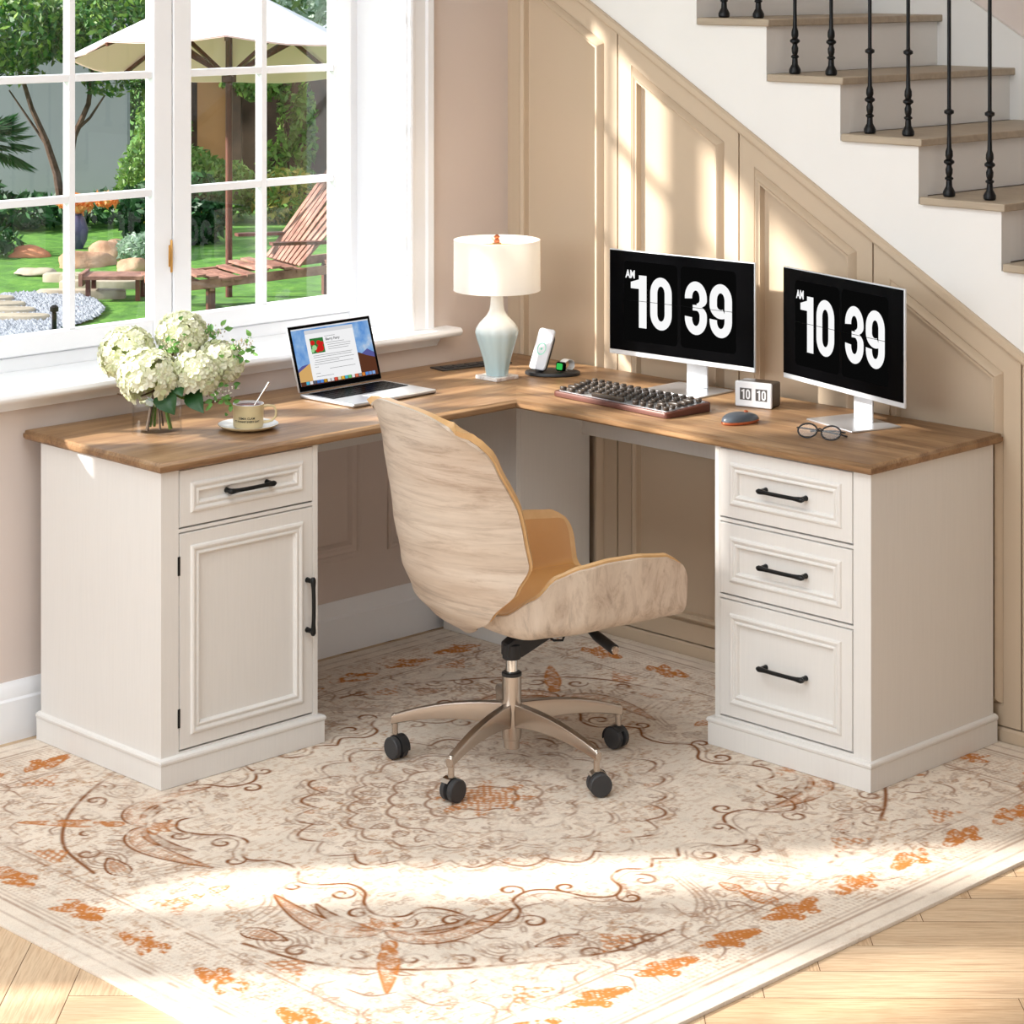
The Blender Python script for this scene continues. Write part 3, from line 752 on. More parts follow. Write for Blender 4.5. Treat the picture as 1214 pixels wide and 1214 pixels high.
    co = np.stack([gx, gy, gz], -1).reshape(-1, 3)
    idx = np.arange((nx + 1) * (ny + 1)).reshape(nx + 1, ny + 1)
    quads = np.stack([idx[:-1, :-1], idx[1:, :-1], idx[1:, 1:], idx[:-1, 1:]], -1).reshape(-1, 4)
    # skirt down to the floor so that the rug has thickness
    rim = list(idx[:, 0]) + list(idx[-1, 1:]) + list(idx[-2::-1, -1]) + list(idx[0, -2:0:-1])
    base_i = len(co); low = co[rim].copy(); low[:, 2] = FZ + .0002; co = np.vstack([co, low]); nr = len(rim)
    sk = np.array([[rim[k], base_i + k, base_i + (k + 1) % nr, rim[(k + 1) % nr]] for k in range(nr)])[:, ::-1]
    quads = np.vstack([quads, sk[:, ::-1]])
    cols = np.vstack([rgba.reshape(-1, 4), rgba.reshape(-1, 4)[rim]])
    me = bpy.data.meshes.new('area_rug'); nv, nf = len(co), len(quads)
    me.vertices.add(nv); me.vertices.foreach_set('co', co.astype(np.float32).ravel())
    me.loops.add(nf * 4); me.loops.foreach_set('vertex_index', quads.astype(np.int32).ravel())
    me.polygons.add(nf); me.polygons.foreach_set('loop_start', np.arange(0, nf * 4, 4, dtype=np.int32))
    me.update(calc_edges=True)
    at = me.color_attributes.new('weave', 'FLOAT_COLOR', 'POINT'); at.data.foreach_set('color', cols.astype(np.float32).ravel())
    t = NT('cream_oriental_rug'); a = t.n('ShaderNodeAttribute'); a.attribute_name = 'weave'
    v = t.mapping(); n = t.noise(v, 420, 3, .7)
    c = t.mix(.55, a.outputs['Color'], t.ramp(n, [(.3, (.78, .76, .74, 1)), (.6, (1.08, 1.08, 1.08, 1))]), 'MULTIPLY')
    t.bsdf(c, .95, spec=.1, bump=n, bstr=.4, bdist=.003)
    me.materials.append(t.m)
    o = bpy.data.objects.new('area_rug', me); COL.objects.link(o)
    tag(o, 'cream oriental rug with rust-brown scrolls lying under the desk and chair', 'rug')
make_rug()

# ------------------------------------------------------------------ office chair
def make_chair():
    fdir = Vector((.252, .968)); rz = math.atan2(fdir.y, fdir.x) - PI / 2
    C = thing('office_chair', 'pale veneer and tan leather swivel chair on a five-star metal base', 'chair', (.97, -.98, .0008), rz)
    Z = .0
    # star base: leg directions in world angles
    for k in range(5):
        a = math.radians(214.6 + 71.9 * k) - rz
        if k == 4: a = math.radians(141.7) - rz
        ca, sa = math.cos(a), math.sin(a)
        L = .287; N = 10; R = []
        for i in range(N + 1):
            u = i / N; d = .022 + (L - .022 + .009) * u
            zt = .150 - .002 * u - .046 * u ** 2.2; hh = .056 - .034 * u ** .8; w = .013 - .004 * u; wt = w * .8
            zb = zt - hh
            R.append([(d * ca - s_ * sa, d * sa + s_ * ca, z_) for s_, z_ in ((-wt, zt), (wt, zt), (w, zt - hh * .35), (w * .85, zb), (-w * .85, zb), (-w, zt - hh * .35))])
        m = MB().rings(R); leg = m.build('leg', 'chrome', C, bevel=.002, angle=40)
        tx, ty = L * ca, L * sa
        MB().lathe([(.0075, .056), (.0075, .104), (.0055, .106)], 14, (tx, ty, 0)).build('caster_stem', 'chrome', leg, angle=40)
        wa = a + (.9, 1.3, -.5, .4, 2.)[k]
        ax = Vector((math.cos(wa), math.sin(wa), 0)); side = Vector((-math.sin(wa), math.cos(wa), 0))
        cx, cy = tx + side.x * .006, ty + side.y * .006
        cw = MB()
        for s_ in (-1, 1):
            R = []
            for off, rr in ((.004, .022), (.006, .0265), (.017, .0265), (.0195, .024), (.0195, .0)):
                R.append([Vector((cx, cy, .0262)) + ax * (s_ * off) + (side * math.cos(2 * PI * j / 24) + Vector((0, 0, 1)) * math.sin(2 * PI * j / 24)) * max(rr, .0005) for j in range(24)])
            cw.rings(R)
        cw.build('caster_wheel', 'grayplastic', leg, angle=40)
        hd = MB(); R = []
        for off in (-.0330, .006):
            ring = []
            for j in range(13):
                t = math.radians(-10 + 150 * j / 12); ring.append(Vector((cx, cy, .0262)) + ax * off * .62 + (side * math.cos(t) + Vector((0, 0, 1)) * math.sin(t)) * .029)
            for j in range(12, -1, -1):
                t = math.radians(-10 + 150 * j / 12); ring.append(Vector((cx, cy, .0262)) + ax * off * .62 + (side * math.cos(t) + Vector((0, 0, 1)) * math.sin(t)) * .0272)
            R.append(ring)
        hd.rings(R); hd.build('caster_hood', 'polished' if k in (1, 2) else 'blackplastic', leg, angle=40)
    MB().lathe([(.017, .040), (.019, .042), (.019, .062), (.0225, .064), (.0245, .09), (.0245, .150), (.0235, .162), (.0235, .214), (.0215, .216)], 28).build('hub_column', 'chrome', C, angle=35)
    MB().lathe([(.0240, .2145), (.0240, .221), (.0205, .2235), (.0150, .2235)], 28).build('collar', 'blackplastic', C, angle=35)
    MB().lathe([(.0145, .2236), (.0145, .262)], 28).build('gas_lift', 'polished', C, angle=35)
    m = MB().lathe([(.0205, .254), (.0225, .256), (.0225, .288), (.020, .291)], 28)
    m.build('lift_cup', 'blackplastic', C, angle=35)
    m = MB(); poly = [(-.02, .262), (.02, .258), (.10, .292), (.22, .322), (.22, .338), (.05, .335), (-.02, .293)]
    m.prism(poly, -.018, .018, 'x'); m.box(-.075, .075, -.02, .15, .333, .342)
    m.build('tilt_mechanism', 'blackplastic', C, bevel=.003)
    m = MB(); m.tube([(.02, .16, .322), (.09, .165, .318), (.115, .168, .312), (.19, .17, .298)], [.006, .007, .0125, .0125], 14)
    lv = m.build('adjustment_lever', 'blackplastic', C, angle=40)
    MB().tube([(.1902, .17, .2979), (.196, .17, .2968)], [.010, .009], 16).build('lever_cap', 'polished', lv, angle=40)
    m = MB(); m.tube([(.005, .09, .300), (.03, .10, .290), (.045, .115, .292), (.04, .125, .305)], .003, 8); m.build('tension_hook', 'blackplastic', C)

    # --- shells -----------------------------------------------------------
    def solid(G0, G1, name, mat, rim_only=False):
        """closed shell between two grids"""
        n, mm = len(G0), len(G0[0]); mb = MB()
        mb.grid(G0, True); mb.grid(G1)
        edge = [(0, j) for j in range(mm)] + [(i, mm - 1) for i in range(1, n)] + [(n - 1, j) for j in range(mm - 2, -1, -1)] + [(i, 0) for i in range(n - 2, 0, -1)]
        b1 = n * mm
        for k in range(len(edge)):
            a, b = edge[k], edge[(k + 1) % len(edge)]
            ia, ib = a[0] * mm + a[1], b[0] * mm + b[1]
            mb.f.append((ia, ib, ib + b1, ia + b1))
        return mb
    def normals(G):
        n, m_ = len(G), len(G[0]); out = []
        for i in range(n):
            row = []
            for j in range(m_):
                a = G[min(i + 1, n - 1)][j] - G[max(i - 1, 0)][j]; b = G[i][min(j + 1, m_ - 1)] - G[i][max(j - 1, 0)]
                v = b.cross(a)
                row.append(v.normalized() if v.length > 1e-9 else Vector((0, 0, 1)))
            out.append(row)
        return out
    def lerp(tab, x):
        if x <= tab[0][0]: return tab[0][1]
        for (a, va), (b, vb) in zip(tab, tab[1:]):
            if x <= b:
                t = (x - a) / (b - a); t = t * t * (3 - 2 * t) * .5 + t * .5; return va + (vb - va) * t
        return tab[-1][1]
    # backrest: v from bottom to top
    hw = [(0, .060), (.05, .115), (.14, .190), (.26, .245), (.38, .262), (.50, .264), (.7, .260), (.86, .252), (.92, .245), (.96, .232), (1, .205)]
    yc = [(0, -.128), (.06, -.178), (.15, -.222), (.3, -.262), (.5, -.284), (.75, -.300), (1, -.312)]
    wr = [(0, .05), (.15, .115), (.35, .165), (.6, .155), (.8, .115), (1, .075)]
    def back(u, v):
        z = .335 + .555 * v
        w = lerp(hw, v); x = u * w; q_ = abs(x) / .262
        y = lerp(yc, v) + lerp(wr, v) * (q_ ** 2.3)
        z -= .042 * (abs(u) ** 3.2) * max(0, (v - .8) / .2) - .02 * (abs(u) ** 2) * max(0, 1 - v / .1)
        return Vector((x, y, z))
    NU, NV = 40, 56
    G = [[back(-1 + 2 * j / NU, i / NV) for j in range(NU + 1)] for i in range(NV + 1)]
    Nn = normals(G)
    sgn = 1 if Nn[NV // 2][NU // 2].y > 0 else -1
    off = lambda d: [[G[i][j] + Nn[i][j] * (sgn * d) for j in range(NU + 1)] for i in range(NV + 1)]
    solid(G, off(.0075), '', '').build('backrest_shell', 'backveneer', C, angle=50, fixn=True, label='pale wood veneer back')
    G = [[back((-1 + 2 * j / NU) * 1.016, -.002 + 1.002 * i / NV) for j in range(NU + 1)] for i in range(NV + 1)]
    G2 = off(.0078); G3 = off(.024)
    solid(G2, G3, '', '').build('backrest_liner', 'leatherlit', C, angle=50, label='tan leather inner back')
    # seat: v rear -> front (Y), u across, arms rise along the sides
    ah = [(0, .012), (.10, .040), (.20, .095), (.30, .142), (.40, .160), (.55, .166), (.7, .164), (.93, .152), (1, .140)]
    sh = [(0, .15), (.10, .19), (.25, .235), (.45, .262), (1, .268)]
    def seat(u, v):
        yr, yfr = -.175, .335
        au = abs(u); sg = 1 if u >= 0 else -1
        H = lerp(ah, v); Wd = lerp(sh, v); flat = Wd - .055
        tot = flat + .07 + max(0, H - .03); s_ = au * tot
        if s_ < flat: x, z = s_, 0
        elif s_ < flat + .07:
            t = (s_ - flat) / .07 * 1.25; x = flat + .055 * math.sin(t) / math.sin(1.25) * .82; z = .055 * (1 - math.cos(t)) * .95
        else:
            t = 1.25; x0_ = flat + .055 * .82; z0_ = .055 * (1 - math.cos(t)) * .95; d = s_ - flat - .07
            x = x0_ + d * .16; z = z0_ + d * .985
        y = yr + (yfr - yr) * v
        zz = .346 + .022 * max(0, v - .05) + .018 * max(0, (v - .85) / .15) ** 2 * 0 + .05 * max(0, (.22 - v) / .22) ** 1.5
        # front edge: arms set back at the top, rounded
        y -= (.012 * au ** 2 + .038 * (1 - math.sqrt(max(0, 1 - (max(0, au - .84) / .16) ** 2)))) * max(0, (v - .7) / .3)
        return Vector((sg * x, y, zz + z))
    NU, NV = 60, 44
    G = [[seat(-1 + 2 * j / NU, i / NV) for j in range(NU + 1)] for i in range(NV + 1)]
    Nn = normals(G); sgn = 1 if Nn[NV // 2][NU // 2].z > 0 else -1
    def off(d): return [[G[i][j] + Nn[i][j] * (sgn * d) for j in range(NU + 1)] for i in range(NV + 1)]
    solid(G, off(.0075), '', '').build('seat_shell', 'armveneer', C, angle=50, label='pale wood veneer seat and arms')
    G = [[seat((-1 + 2 * j / NU) * 1.012, i / NV) for j in range(NU + 1)] for i in range(NV + 1)]
    G2 = off(.0078); G3 = off(.020)
    solid(G2, G3, '', '').build('seat_liner', 'leatherlit', C, angle=50)
    # cushion on the liner
    def cush(u, v):
        uu, vv_ = u * .955, .015 + v * .955; P = seat(uu, vv_); i = min(NV, int(round(vv_ * NV))); j = min(NU, int(round((uu + 1) / 2 * NU)))
        e = max(0, 1 - (abs(u) / .62) ** 6) * (1 - abs(2 * v - 1) ** 8)
        e2_ = (1 - abs(u) ** 30) * (1 - abs(2 * v - 1) ** 30)
        return P + Nn[i][j] * (sgn * (.0205 + .002 * max(0, e2_) + .018 * max(0, e) ** .6))
    Gc = [[cush(-1 + 2 * j / 60, i / 44) for j in range(61)] for i in range(45)]
    Gb = [[seat((-1 + 2 * j / 60) * .955, .015 + i / 44 * .955) + Nn[min(NV, int(round((.015 + i / 44 * .955) * NV)))][min(NU, int(round(((-1 + 2 * j / 60) * .955 + 1) / 2 * NU)))] * (sgn * .0203) for j in range(61)] for i in range(45)]
    solid(Gb, Gc, '', '').build('seat_cushion', 'leather', C, angle=50)
    return C
make_chair()

# ------------------------------------------------------------------ things on the desk
TZ = .7602
# lamp
L = thing('table_lamp', 'lit table lamp with white drum shade and pale blue fluted ceramic body', 'lamp', (.274, -.351, TZ))
t = NT('pale_blue_glaze'); v = t.mapping(); sp = t.n('ShaderNodeSeparateXYZ'); t.l(v, sp.inputs[0])
rp = t.ramp(sp.outputs[2], [(.0, lin((190, 216, 220))), (.12, lin((200, 222, 224))), (.15, lin((236, 238, 234))), (.3, lin((242, 240, 234)))])
t.bsdf(rp, .22); M['lampglaze'] = t.m
MB().box(-.043, .043, -.043, .043, 0, .011).build('base_block', 'acrylic', L, bevel=.002)
def flute(a, z):
    k = 10; amp = .055 * max(0, min(1, (.165 - z) / .04))
    return 1 - amp * (1 - abs(math.cos(k * (a + z * 2.0) / 2)))
prof = [(.030, .0112), (.031, .014), (.034, .03), (.041, .06), (.050, .09), (.057, .112), (.0605, .126), (.061, .132), (.0585, .142), (.050, .155), (.038, .167), (.028, .178), (.0215, .19), (.0185, .205), (.0175, .225), (.0175, .245)]
MB().lathe(prof, 80, rfun=flute).build('lamp_body', 'lampglaze', L, angle=25)
MB().lathe([(.006, .2455), (.006, .30), (.011, .301), (.011, .335), (.006, .336)], 16).build('lamp_socket', 'brass', L)
M['shadecloth'] = leafy('white_linen_shade', [(250, 248, 244), (250, 248, 244)], .9, .45)
m = MB(); sh_ = [(.120, .246), (.1215, .247), (.1210, .250), (.1205, .384), (.1210, .387), (.1195, .388), (.1190, .384), (.1190, .250), (.120, .246)]
m.lathe(sh_, 64, cap0=False, cap1=False).build('lamp_shade', 'shadecloth', L, angle=40)
m = MB()
for k in range(3):
    a = .4 + k * 2 * PI / 3; m.tube([(.012 * math.cos(a), .012 * math.sin(a), .376), (.1185 * math.cos(a), .1185 * math.sin(a), .379)], .0014, 6)
m.lathe([(.013, .374), (.013, .378)], 20); m.build('spider', 'brass', L)
MB().lathe([(.004, .3785), (.008, .380), (.008, .386), (.005, .39), (.009, .396), (.003, .402)], 16).build('finial', 'copper', L)
M['bulb'] = emis('warm_bulb_light', (255, 226, 180), 10)
MB().lathe([(.011, .3365), (.020, .342), (.025, .352), (.022, .364), (.010, .371), (.002, .373)], 20).build('bulb', 'bulb', L)

# laptop
lp = thing('laptop', 'open silver laptop with a document on its screen', 'laptop', (.220, -.778, TZ), math.radians(2.0))
# local: x -> away from the wall (front), y -> along the wall ; hinge at x=-.105
MB().box(-.106, .106, -.152, .152, .001, .011).build('base', 'alu', lp, bevel=.004, seg=3)
m = MB().box(-.088, .012, -.138, .138, .0111, .0114); m.build('keyboard_deck', 'blackplastic', lp, smooth=False)
m = MB()
for r_ in range(6):
    n_ = 14 if r_ else 14; hgt = .0165
    for c_ in range(n_):
        if r_ == 5 and 4 <= c_ <= 8:
            if c_ == 4: m.box(.012 - .0155, .012 - .002, -.138 + 4 * .01965 + .001, -.138 + 9 * .01965 - .001, .0115, .0125)
            continue
        x0 = -.086 + r_ * hgt; m.box(x0, x0 + .0140, -.137 + c_ * .01965, -.137 + c_ * .01965 + .0172, .0115, .0125)
m.build('keys', 'screen', lp, smooth=False, kind='stuff')
MB().box(.028, .096, -.052, .052, .0111, .0113).build('trackpad', 'aluwhite', lp, smooth=False)
# lid: tilted back about the hinge
tilt = math.radians(17); up = Vector((-math.sin(tilt), 0, math.cos(tilt))); nrm = Vector((math.cos(tilt), 0, math.sin(tilt))); sd = Vector((0, 1, 0)); hg = Vector((-.106, 0, .010))
def lid(s_, u_, h):
    u_ = u_ * .85
    return tuple(hg + sd * s_ + up * u_ + nrm * h)
def lidbox(mb, a, b, c, d, h0, h1):
    return mb.add([lid(a, c, h0), lid(b, c, h0), lid(b, d, h0), lid(a, d, h0), lid(a, c, h1), lid(b, c, h1), lid(b, d, h1), lid(a, d, h1)], [(0, 3, 2, 1), (4, 5, 6, 7), (0, 1, 5, 4), (1, 2, 6, 5), (2, 3, 7, 6), (3, 0, 4, 7)])
lidbox(MB(), -.152, .152, .004, .214, -.006, 0).build('lid', 'alu', lp, bevel=.003)
scr = lidbox(MB(), -.149, .149, .006, .211, .0001, .0008).build('screen', 'screen', lp, smooth=False)
def semis(name, rgb, k=.85):
    if name not in M: M[name] = emis(name, rgb, k)
    return name
def lidpoly(name, pts, mat, h): 
    mb = MB(); mb.rings([[lid(a, b, h - .0001) for a, b in pts], [lid(a, b, h) for a, b in pts]]); return mb.build(name, mat, scr, smooth=False)
xl, xr, zb_, zt_ = -.141, .141, .022, .202
t = NT('sky_wallpaper_light'); vv = t.mapping((1, 1, 1)); nz = t.noise(vv, 22, 4); c = t.ramp(nz, [(.35, lin((92, 150, 222))), (.55, lin((150, 190, 236))), (.72, lin((226, 232, 240)))])
e = t.n('ShaderNodeEmission'); e.inputs[1].default_value = .85; t.l(c, e.inputs[0]); t.l(e.outputs[0], t.out.inputs[0]); M['skywall'] = t.m
lidpoly('wallpaper', [(xl, zb_), (xr, zb_), (xr, zt_), (xl, zt_)], 'skywall', .0010)
lidpoly('wallpaper_hills', [(xl, .075), (-.125, .085), (-.105, .088), (-.09, .08), (-.09, .05), (xl, .05)], semis('violet_hill_light', (96, 96, 160)), .0012)
lidpoly('wallpaper_hills', [(.078, .085), (.10, .098), (.118, .108), (.13, .100), (xr, .094), (xr, .06), (.078, .06)], 'violet_hill_light', .0012)
lidpoly('wallpaper_dune', [(xl, .03), (-.05, .03), (-.07, .08), (-.085, .094), (-.10, .088), (xl, .066)], semis('sand_light', (226, 180, 112)), .0014)
lidpoly('wallpaper_dune', [(.05, .03), (xr, .03), (xr, .078), (.11, .088), (.085, .10), (.07, .10)], semis('brown_dune_light', (98, 58, 40)), .0014)
lidpoly('wallpaper_dune', [(xl, zb_), (xr, zb_), (xr, .035), (xl, .035)], 'brown_dune_light', .0015)
lidpoly('menu_bar', [(xl, .198), (xr, .198), (xr, zt_), (xl, zt_)], semis('menu_light', (236, 238, 244)), .0013)
doc = lidpoly('document_window', [(-.096, .034), (.080, .034), (.080, .193), (-.096, .193)], semis('page_light', (246, 246, 247), .95), .0017)
lidpoly('document_bar', [(-.096, .181), (.080, .181), (.080, .193), (-.096, .193)], semis('bar_light', (228, 228, 232)), .0019)
lidpoly('berry_picture', [(-.082, .118), (-.034, .118), (-.034, .166), (-.082, .166)], semis('leaf_green_light', (54, 124, 60)), .0019)
def disc(cx_, cz_, r_, n=14): return [(cx_ + r_ * math.cos(2 * PI * j / n), cz_ + r_ * math.sin(2 * PI * j / n)) for j in range(n)]
for (a, b, r_) in ((-.048, .133, .0115), (-.060, .128, .008), (-.074, .152, .008), (-.052, .150, .008), (-.041, .147, .0065)): lidpoly('berry', disc(a, b, r_), semis('berry_red_light', (214, 40, 36)), .0021)
for (a, b, r_) in ((-.070, .136, .0085), (-.078, .127, .006)): lidpoly('berry', disc(a, b, r_), semis('pale_berry_light', (170, 224, 160)), .0022)
cols = [(80, 190, 220), (240, 240, 245), (90, 100, 120), (70, 120, 200), (90, 150, 230), (200, 150, 40), (240, 240, 240), (236, 236, 238), (232, 90, 70), (230, 230, 200), (240, 190, 70), (80, 190, 210), (110, 200, 120), (240, 240, 244), (230, 120, 90), (160, 160, 165), (230, 140, 60), (90, 150, 230), (120, 160, 220), (140, 180, 235)]
for k, cc in enumerate(cols):
    a = -.122 + k * .0127; lidpoly('dock_icon', rect(a, a + .0105, .0245, .0345), semis('icon_%d_light' % k, cc), .0019)
def lidtext(body, size, cx_, cz_, bold, mat, name='page_text'):
    vs, fs = text_mesh(body, size, bold); mb = MB().add([lid(p[0] + cx_, p[1] + cz_, .0022) for p in vs], fs); return mb.build(name, mat, scr, smooth=False, fixn=False)
M['inklight'] = emis('ink_on_page', (60, 60, 62), .6); M['greylight'] = emis('grey_print_on_page', (150, 150, 152), .8)
lidtext('Berry Fairy', .0115, .000, .1575, .0002, 'inklight', 'page_title')
m = MB()
for k, (a, b) in enumerate(((-.028, .010), (-.028, .040), (-.022, .062), (-.022, .060), (-.022, .052), (-.080, .062), (-.080, .058), (-.076, .066), (-.080, .010), (-.082, .060), (-.082, -.068), (-.03, .064), (-.082, -.066), (-.082, -.02))):
    z_ = (.167, .146, .139, .132, .125, .110, .104, .095, .089, .082, .074, .064, .054, .044)[k]
    m.add([lid(a, z_, .0022), lid(b, z_, .0022), lid(b, z_ + .0014, .0022), lid(a, z_ + .0014, .0022)], [(0, 1, 2, 3)])
m.build('page_text', 'greylight', scr, smooth=False, fixn=False)

# wireless charger, phone, watch
ch = thing('charging_dock', 'black oval wireless charging dock beside the lamp', 'charger', (.335, -.192, TZ), math.radians(40))
m = MB(); n = 48
m.rings([[(.078 * r_ * math.cos(2 * PI * j / n), .052 * r_ * math.sin(2 * PI * j / n), z_) for j in range(n)] for r_, z_ in ((.96, 0), (1, .002), (1, .008), (.97, .010))])
m.build('dock_base', 'blackplastic', ch, angle=40)
# back support (tilted)
def tilted(c, w, h, th, rzv, tl):
    return Matrix.Translation(c) @ Matrix.Rotation(rzv, 4, 'Z') @ Matrix.Rotation(-tl, 4, 'X')
def rbox(w, h, th, r=.012, n=6):
    pts = []
    for (sx, sz, a0) in ((1, 1, 0), (-1, 1, 90), (-1, -1, 180), (1, -1, 270)):
        for k in range(n + 1):
            a = math.radians(a0 + 90 * k / n); pts.append((sx * (w / 2 - r) + r * math.cos(a), sz * (h / 2 - r) + r * math.sin(a)))
    return pts
pr_ = rbox(.052, .10, 0, .014)
Tp = tilted((-.030, -.006, .066), 0, 0, 0, math.radians(-42), math.radians(22))
m = MB().prism(rbox(.050, .112, 0, .02), .006, .016, 'y').xf(Tp); m.build('dock_backplate', 'blackplastic', ch, bevel=.002)
ph = thing('phone', 'pale phone with glowing mint ring standing on the charging dock', 'phone', (.335, -.192, TZ), math.radians(40))
m = MB().prism(rbox(.062, .118, 0, .010), -.003, .0045, 'y').xf(Tp @ Matrix.Translation((0, 0, .006))); m.build('phone_body', 'phone', ph, bevel=.002)
m = MB(); 
for r0, r1 in ((.0145, .0175), (0.0, .004)):
    R = [[(r_ * math.cos(2 * PI * j / 32), -.0034, .006 + r_ * math.sin(2 * PI * j / 32)) for j in range(32)] for r_ in (max(r0, .0002), r1)]
    m.rings(R, False, False)
m.xf(Tp).build('charging_ring', 'mint', ph, smooth=False)
wt = thing('smart_watch', 'white strapped smart watch with green screen lying on the charging dock', 'watch', (.335, -.192, TZ), math.radians(40))
m = MB().prism(rbox(.030, .026, 0, .008), -.014, -.002, 'y').xf(Matrix.Translation((.030, -.012, .0245)) @ Matrix.Rotation(math.radians(-38), 4, 'Z') @ Matrix.Rotation(math.radians(-8), 4, 'X')); m.build('watch_case', 'screen', wt, bevel=.002)
m = MB().prism(rbox(.022, .018, 0, .004), -.0146, -.0142, 'y').xf(Matrix.Translation((.030, -.012, .0245)) @ Matrix.Rotation(math.radians(-38), 4, 'Z') @ Matrix.Rotation(math.radians(-8), 4, 'X')); m.build('watch_screen', 'green_led', wt, smooth=False)
m = MB(); R = []
for k in range(25):
    a = math.radians(-60 + 300 * k / 24); R.append([Matrix.Translation((.030, -.012, 0)) @ Matrix.Rotation(math.radians(-38), 4, 'Z') @ Vector((s_, .017 + .019 * math.cos(a) * 1.1, .0265 + .0155 * math.sin(a) + d)) for s_, d in ((-.011, 0), (.011, 0), (.011, .0016), (-.011, .0016))])
m.rings(R).build('watch_strap', 'strap', wt, angle=40)

# keyboard
kb = thing('keyboard', 'retro keyboard with round dark keys in a reddish frame', 'keyboard', (.790, -.362, TZ), math.radians(-3.5))
m = MB(); kw, kd = .435, .165; poly = rbox(kw, kd, 0, .014)
m.rings([[(p[0] * s_, p[1] * s_, z_ + .010 * (p[1] / kd + .5) * (1 if z_ > .003 else 0)) for p in poly] for s_, z_ in ((.99, 0.001), (1, .002), (1, .012), (.985, .0145))])
m.build('frame', 'copperwood', kb, angle=35)
def kz(y): return .0148 + .010 * (y / kd + .5)
m = MB(); pl_ = rbox(kw - .022, kd - .022, 0, .008); m.rings([[(p[0], p[1], kz(p[1]) - .001) for p in pl_], [(p[0], p[1], kz(p[1]) + .0008) for p in pl_]]); m.build('key_plate', 'alu', kb, smooth=False)
kp = None
def keymesh(w=.0):
    m = MB(); R = []; n = 18
    for r_, z_ in ((.0062, 0), (.0078, .003), (.0080, .008), (.0072, .0098), (.0055, .0092), (.001, .0088)):
        R.append([((w if math.cos(2 * PI * j / n) > 0 else -w) + r_ * math.cos(2 * PI * j / n), r_ * math.sin(2 * PI * j / n), z_) for j in range(n)])
    return m.rings(R)
rows = [(6, [(i, 0) for i in range(15)]), (5, [(i, 0) for i in range(13)] + [(13.5, .009)]), (4, [(0.25, .004)] + [(i + 1.5, 0) for i in range(12)] + [(13.75, .005)]),
        (3, [(0.4, .006)] + [(i + 1.75, 0) for i in range(11)] + [(13.4, .012)]), (2, [(0.6, .010)] + [(i + 2.2, 0) for i in range(10)] + [(12.6, 0.006), (14, 0)]), (1, [(0.1, 0.002), (1.35, .002), (2.6, .002), (6.3, .052), (10, .001), (11, 0), (12, 0), (13, 0), (14, 0)])]
cache = {}
for r_, ks in rows:
    y_ = -.0705 + (r_ - .75) * .0236
    for kx, w_ in ks:
        if w_ not in cache:
            o = keymesh(w_).build('key', 'keycap', kb, angle=40); cache[w_] = o
        else: o = cache[w_].copy(); COL.objects.link(o); o.parent = kb
        o.location = (-.196 + kx * .0280, y_, kz(y_) + .0012)
M_ = MB().tube([(-.19, .070, kz(.07) + .003), (-.10, .070, kz(.07) + .003)], .002, 8)

# monitors ------------------------------------------------------------------
def stroke_digit(ch, w=.62, h=1.0, t=.205):
    """list of 2-D quads strips for a heavy condensed digit in a w x h box (origin lower left)"""
    polys = []
    def arcstrip(cx, cy, rx, ry, a0, a1, n=18, tx=t, ty=t * .82):
        out = []
        for k in range(n + 1):
            a = math.radians(a0 + (a1 - a0) * k / n)
            out.append(((cx + rx * math.cos(a), cy + ry * math.sin(a)), (cx + (rx - tx) * math.cos(a), cy + (ry - ty) * math.sin(a))))
        return out
    def strip(L_):
        for (a, b), (c, d) in zip(L_, L_[1:]): polys.append([a, c, d, b])
    rx = w / 2
    if ch == '0':
        L_ = arcstrip(rx, h - rx, rx, rx, 0, 180) + [((0, rx), (t, rx))]
        L_ += arcstrip(rx, rx, rx, rx, 180, 360) + [((w, h - rx), (w - t, h - rx))]; strip(L_)
    elif ch == '1':
        polys.append([(w * .50, 0), (w * .86, 0), (w * .86, h), (w * .50, h)])
        polys.append([(w * .12, h * .74), (w * .5, h * .74), (w * .5, h * .92), (w * .12, h * .86)])
        polys.append([(w * .5, h * .88), (w * .5, h), (w * .64, h), (w * .5, h * .86)][::-1])
    elif ch == '3':
        r2 = .27
        L_ = arcstrip(rx, h - rx, rx, rx, 185, 0) + [((w, h * .66), (w - t, h * .66))] + arcstrip(rx, h * .66, rx, .16, 0, -80, 8, t, .085)
        strip(L_)
        L_ = arcstrip(rx, h * .36, rx, .20, 80, 0, 8, t, .10) + [((w, rx), (w - t, rx))] + arcstrip(rx, rx, rx, rx, 0, -185)
        strip(L_)
        polys.append([(w * .36, h * .455), (w * .62, h * .455), (w * .62, h * .56), (w * .36, h * .56)])
    elif ch == '9':
        L_ = arcstrip(rx, h - rx, rx, rx, 0, 180) + [((0, h * .60), (t, h * .60))] + arcstrip(rx, h * .60, rx, .25, 180, 300, 12, t, .17)
        strip(L_)
        L_ = [((w, h - rx), (w - t, h - rx)), ((w, rx), (w - t, rx))] + arcstrip(rx, rx, rx, rx, 0, -185); strip(L_)
    return polys
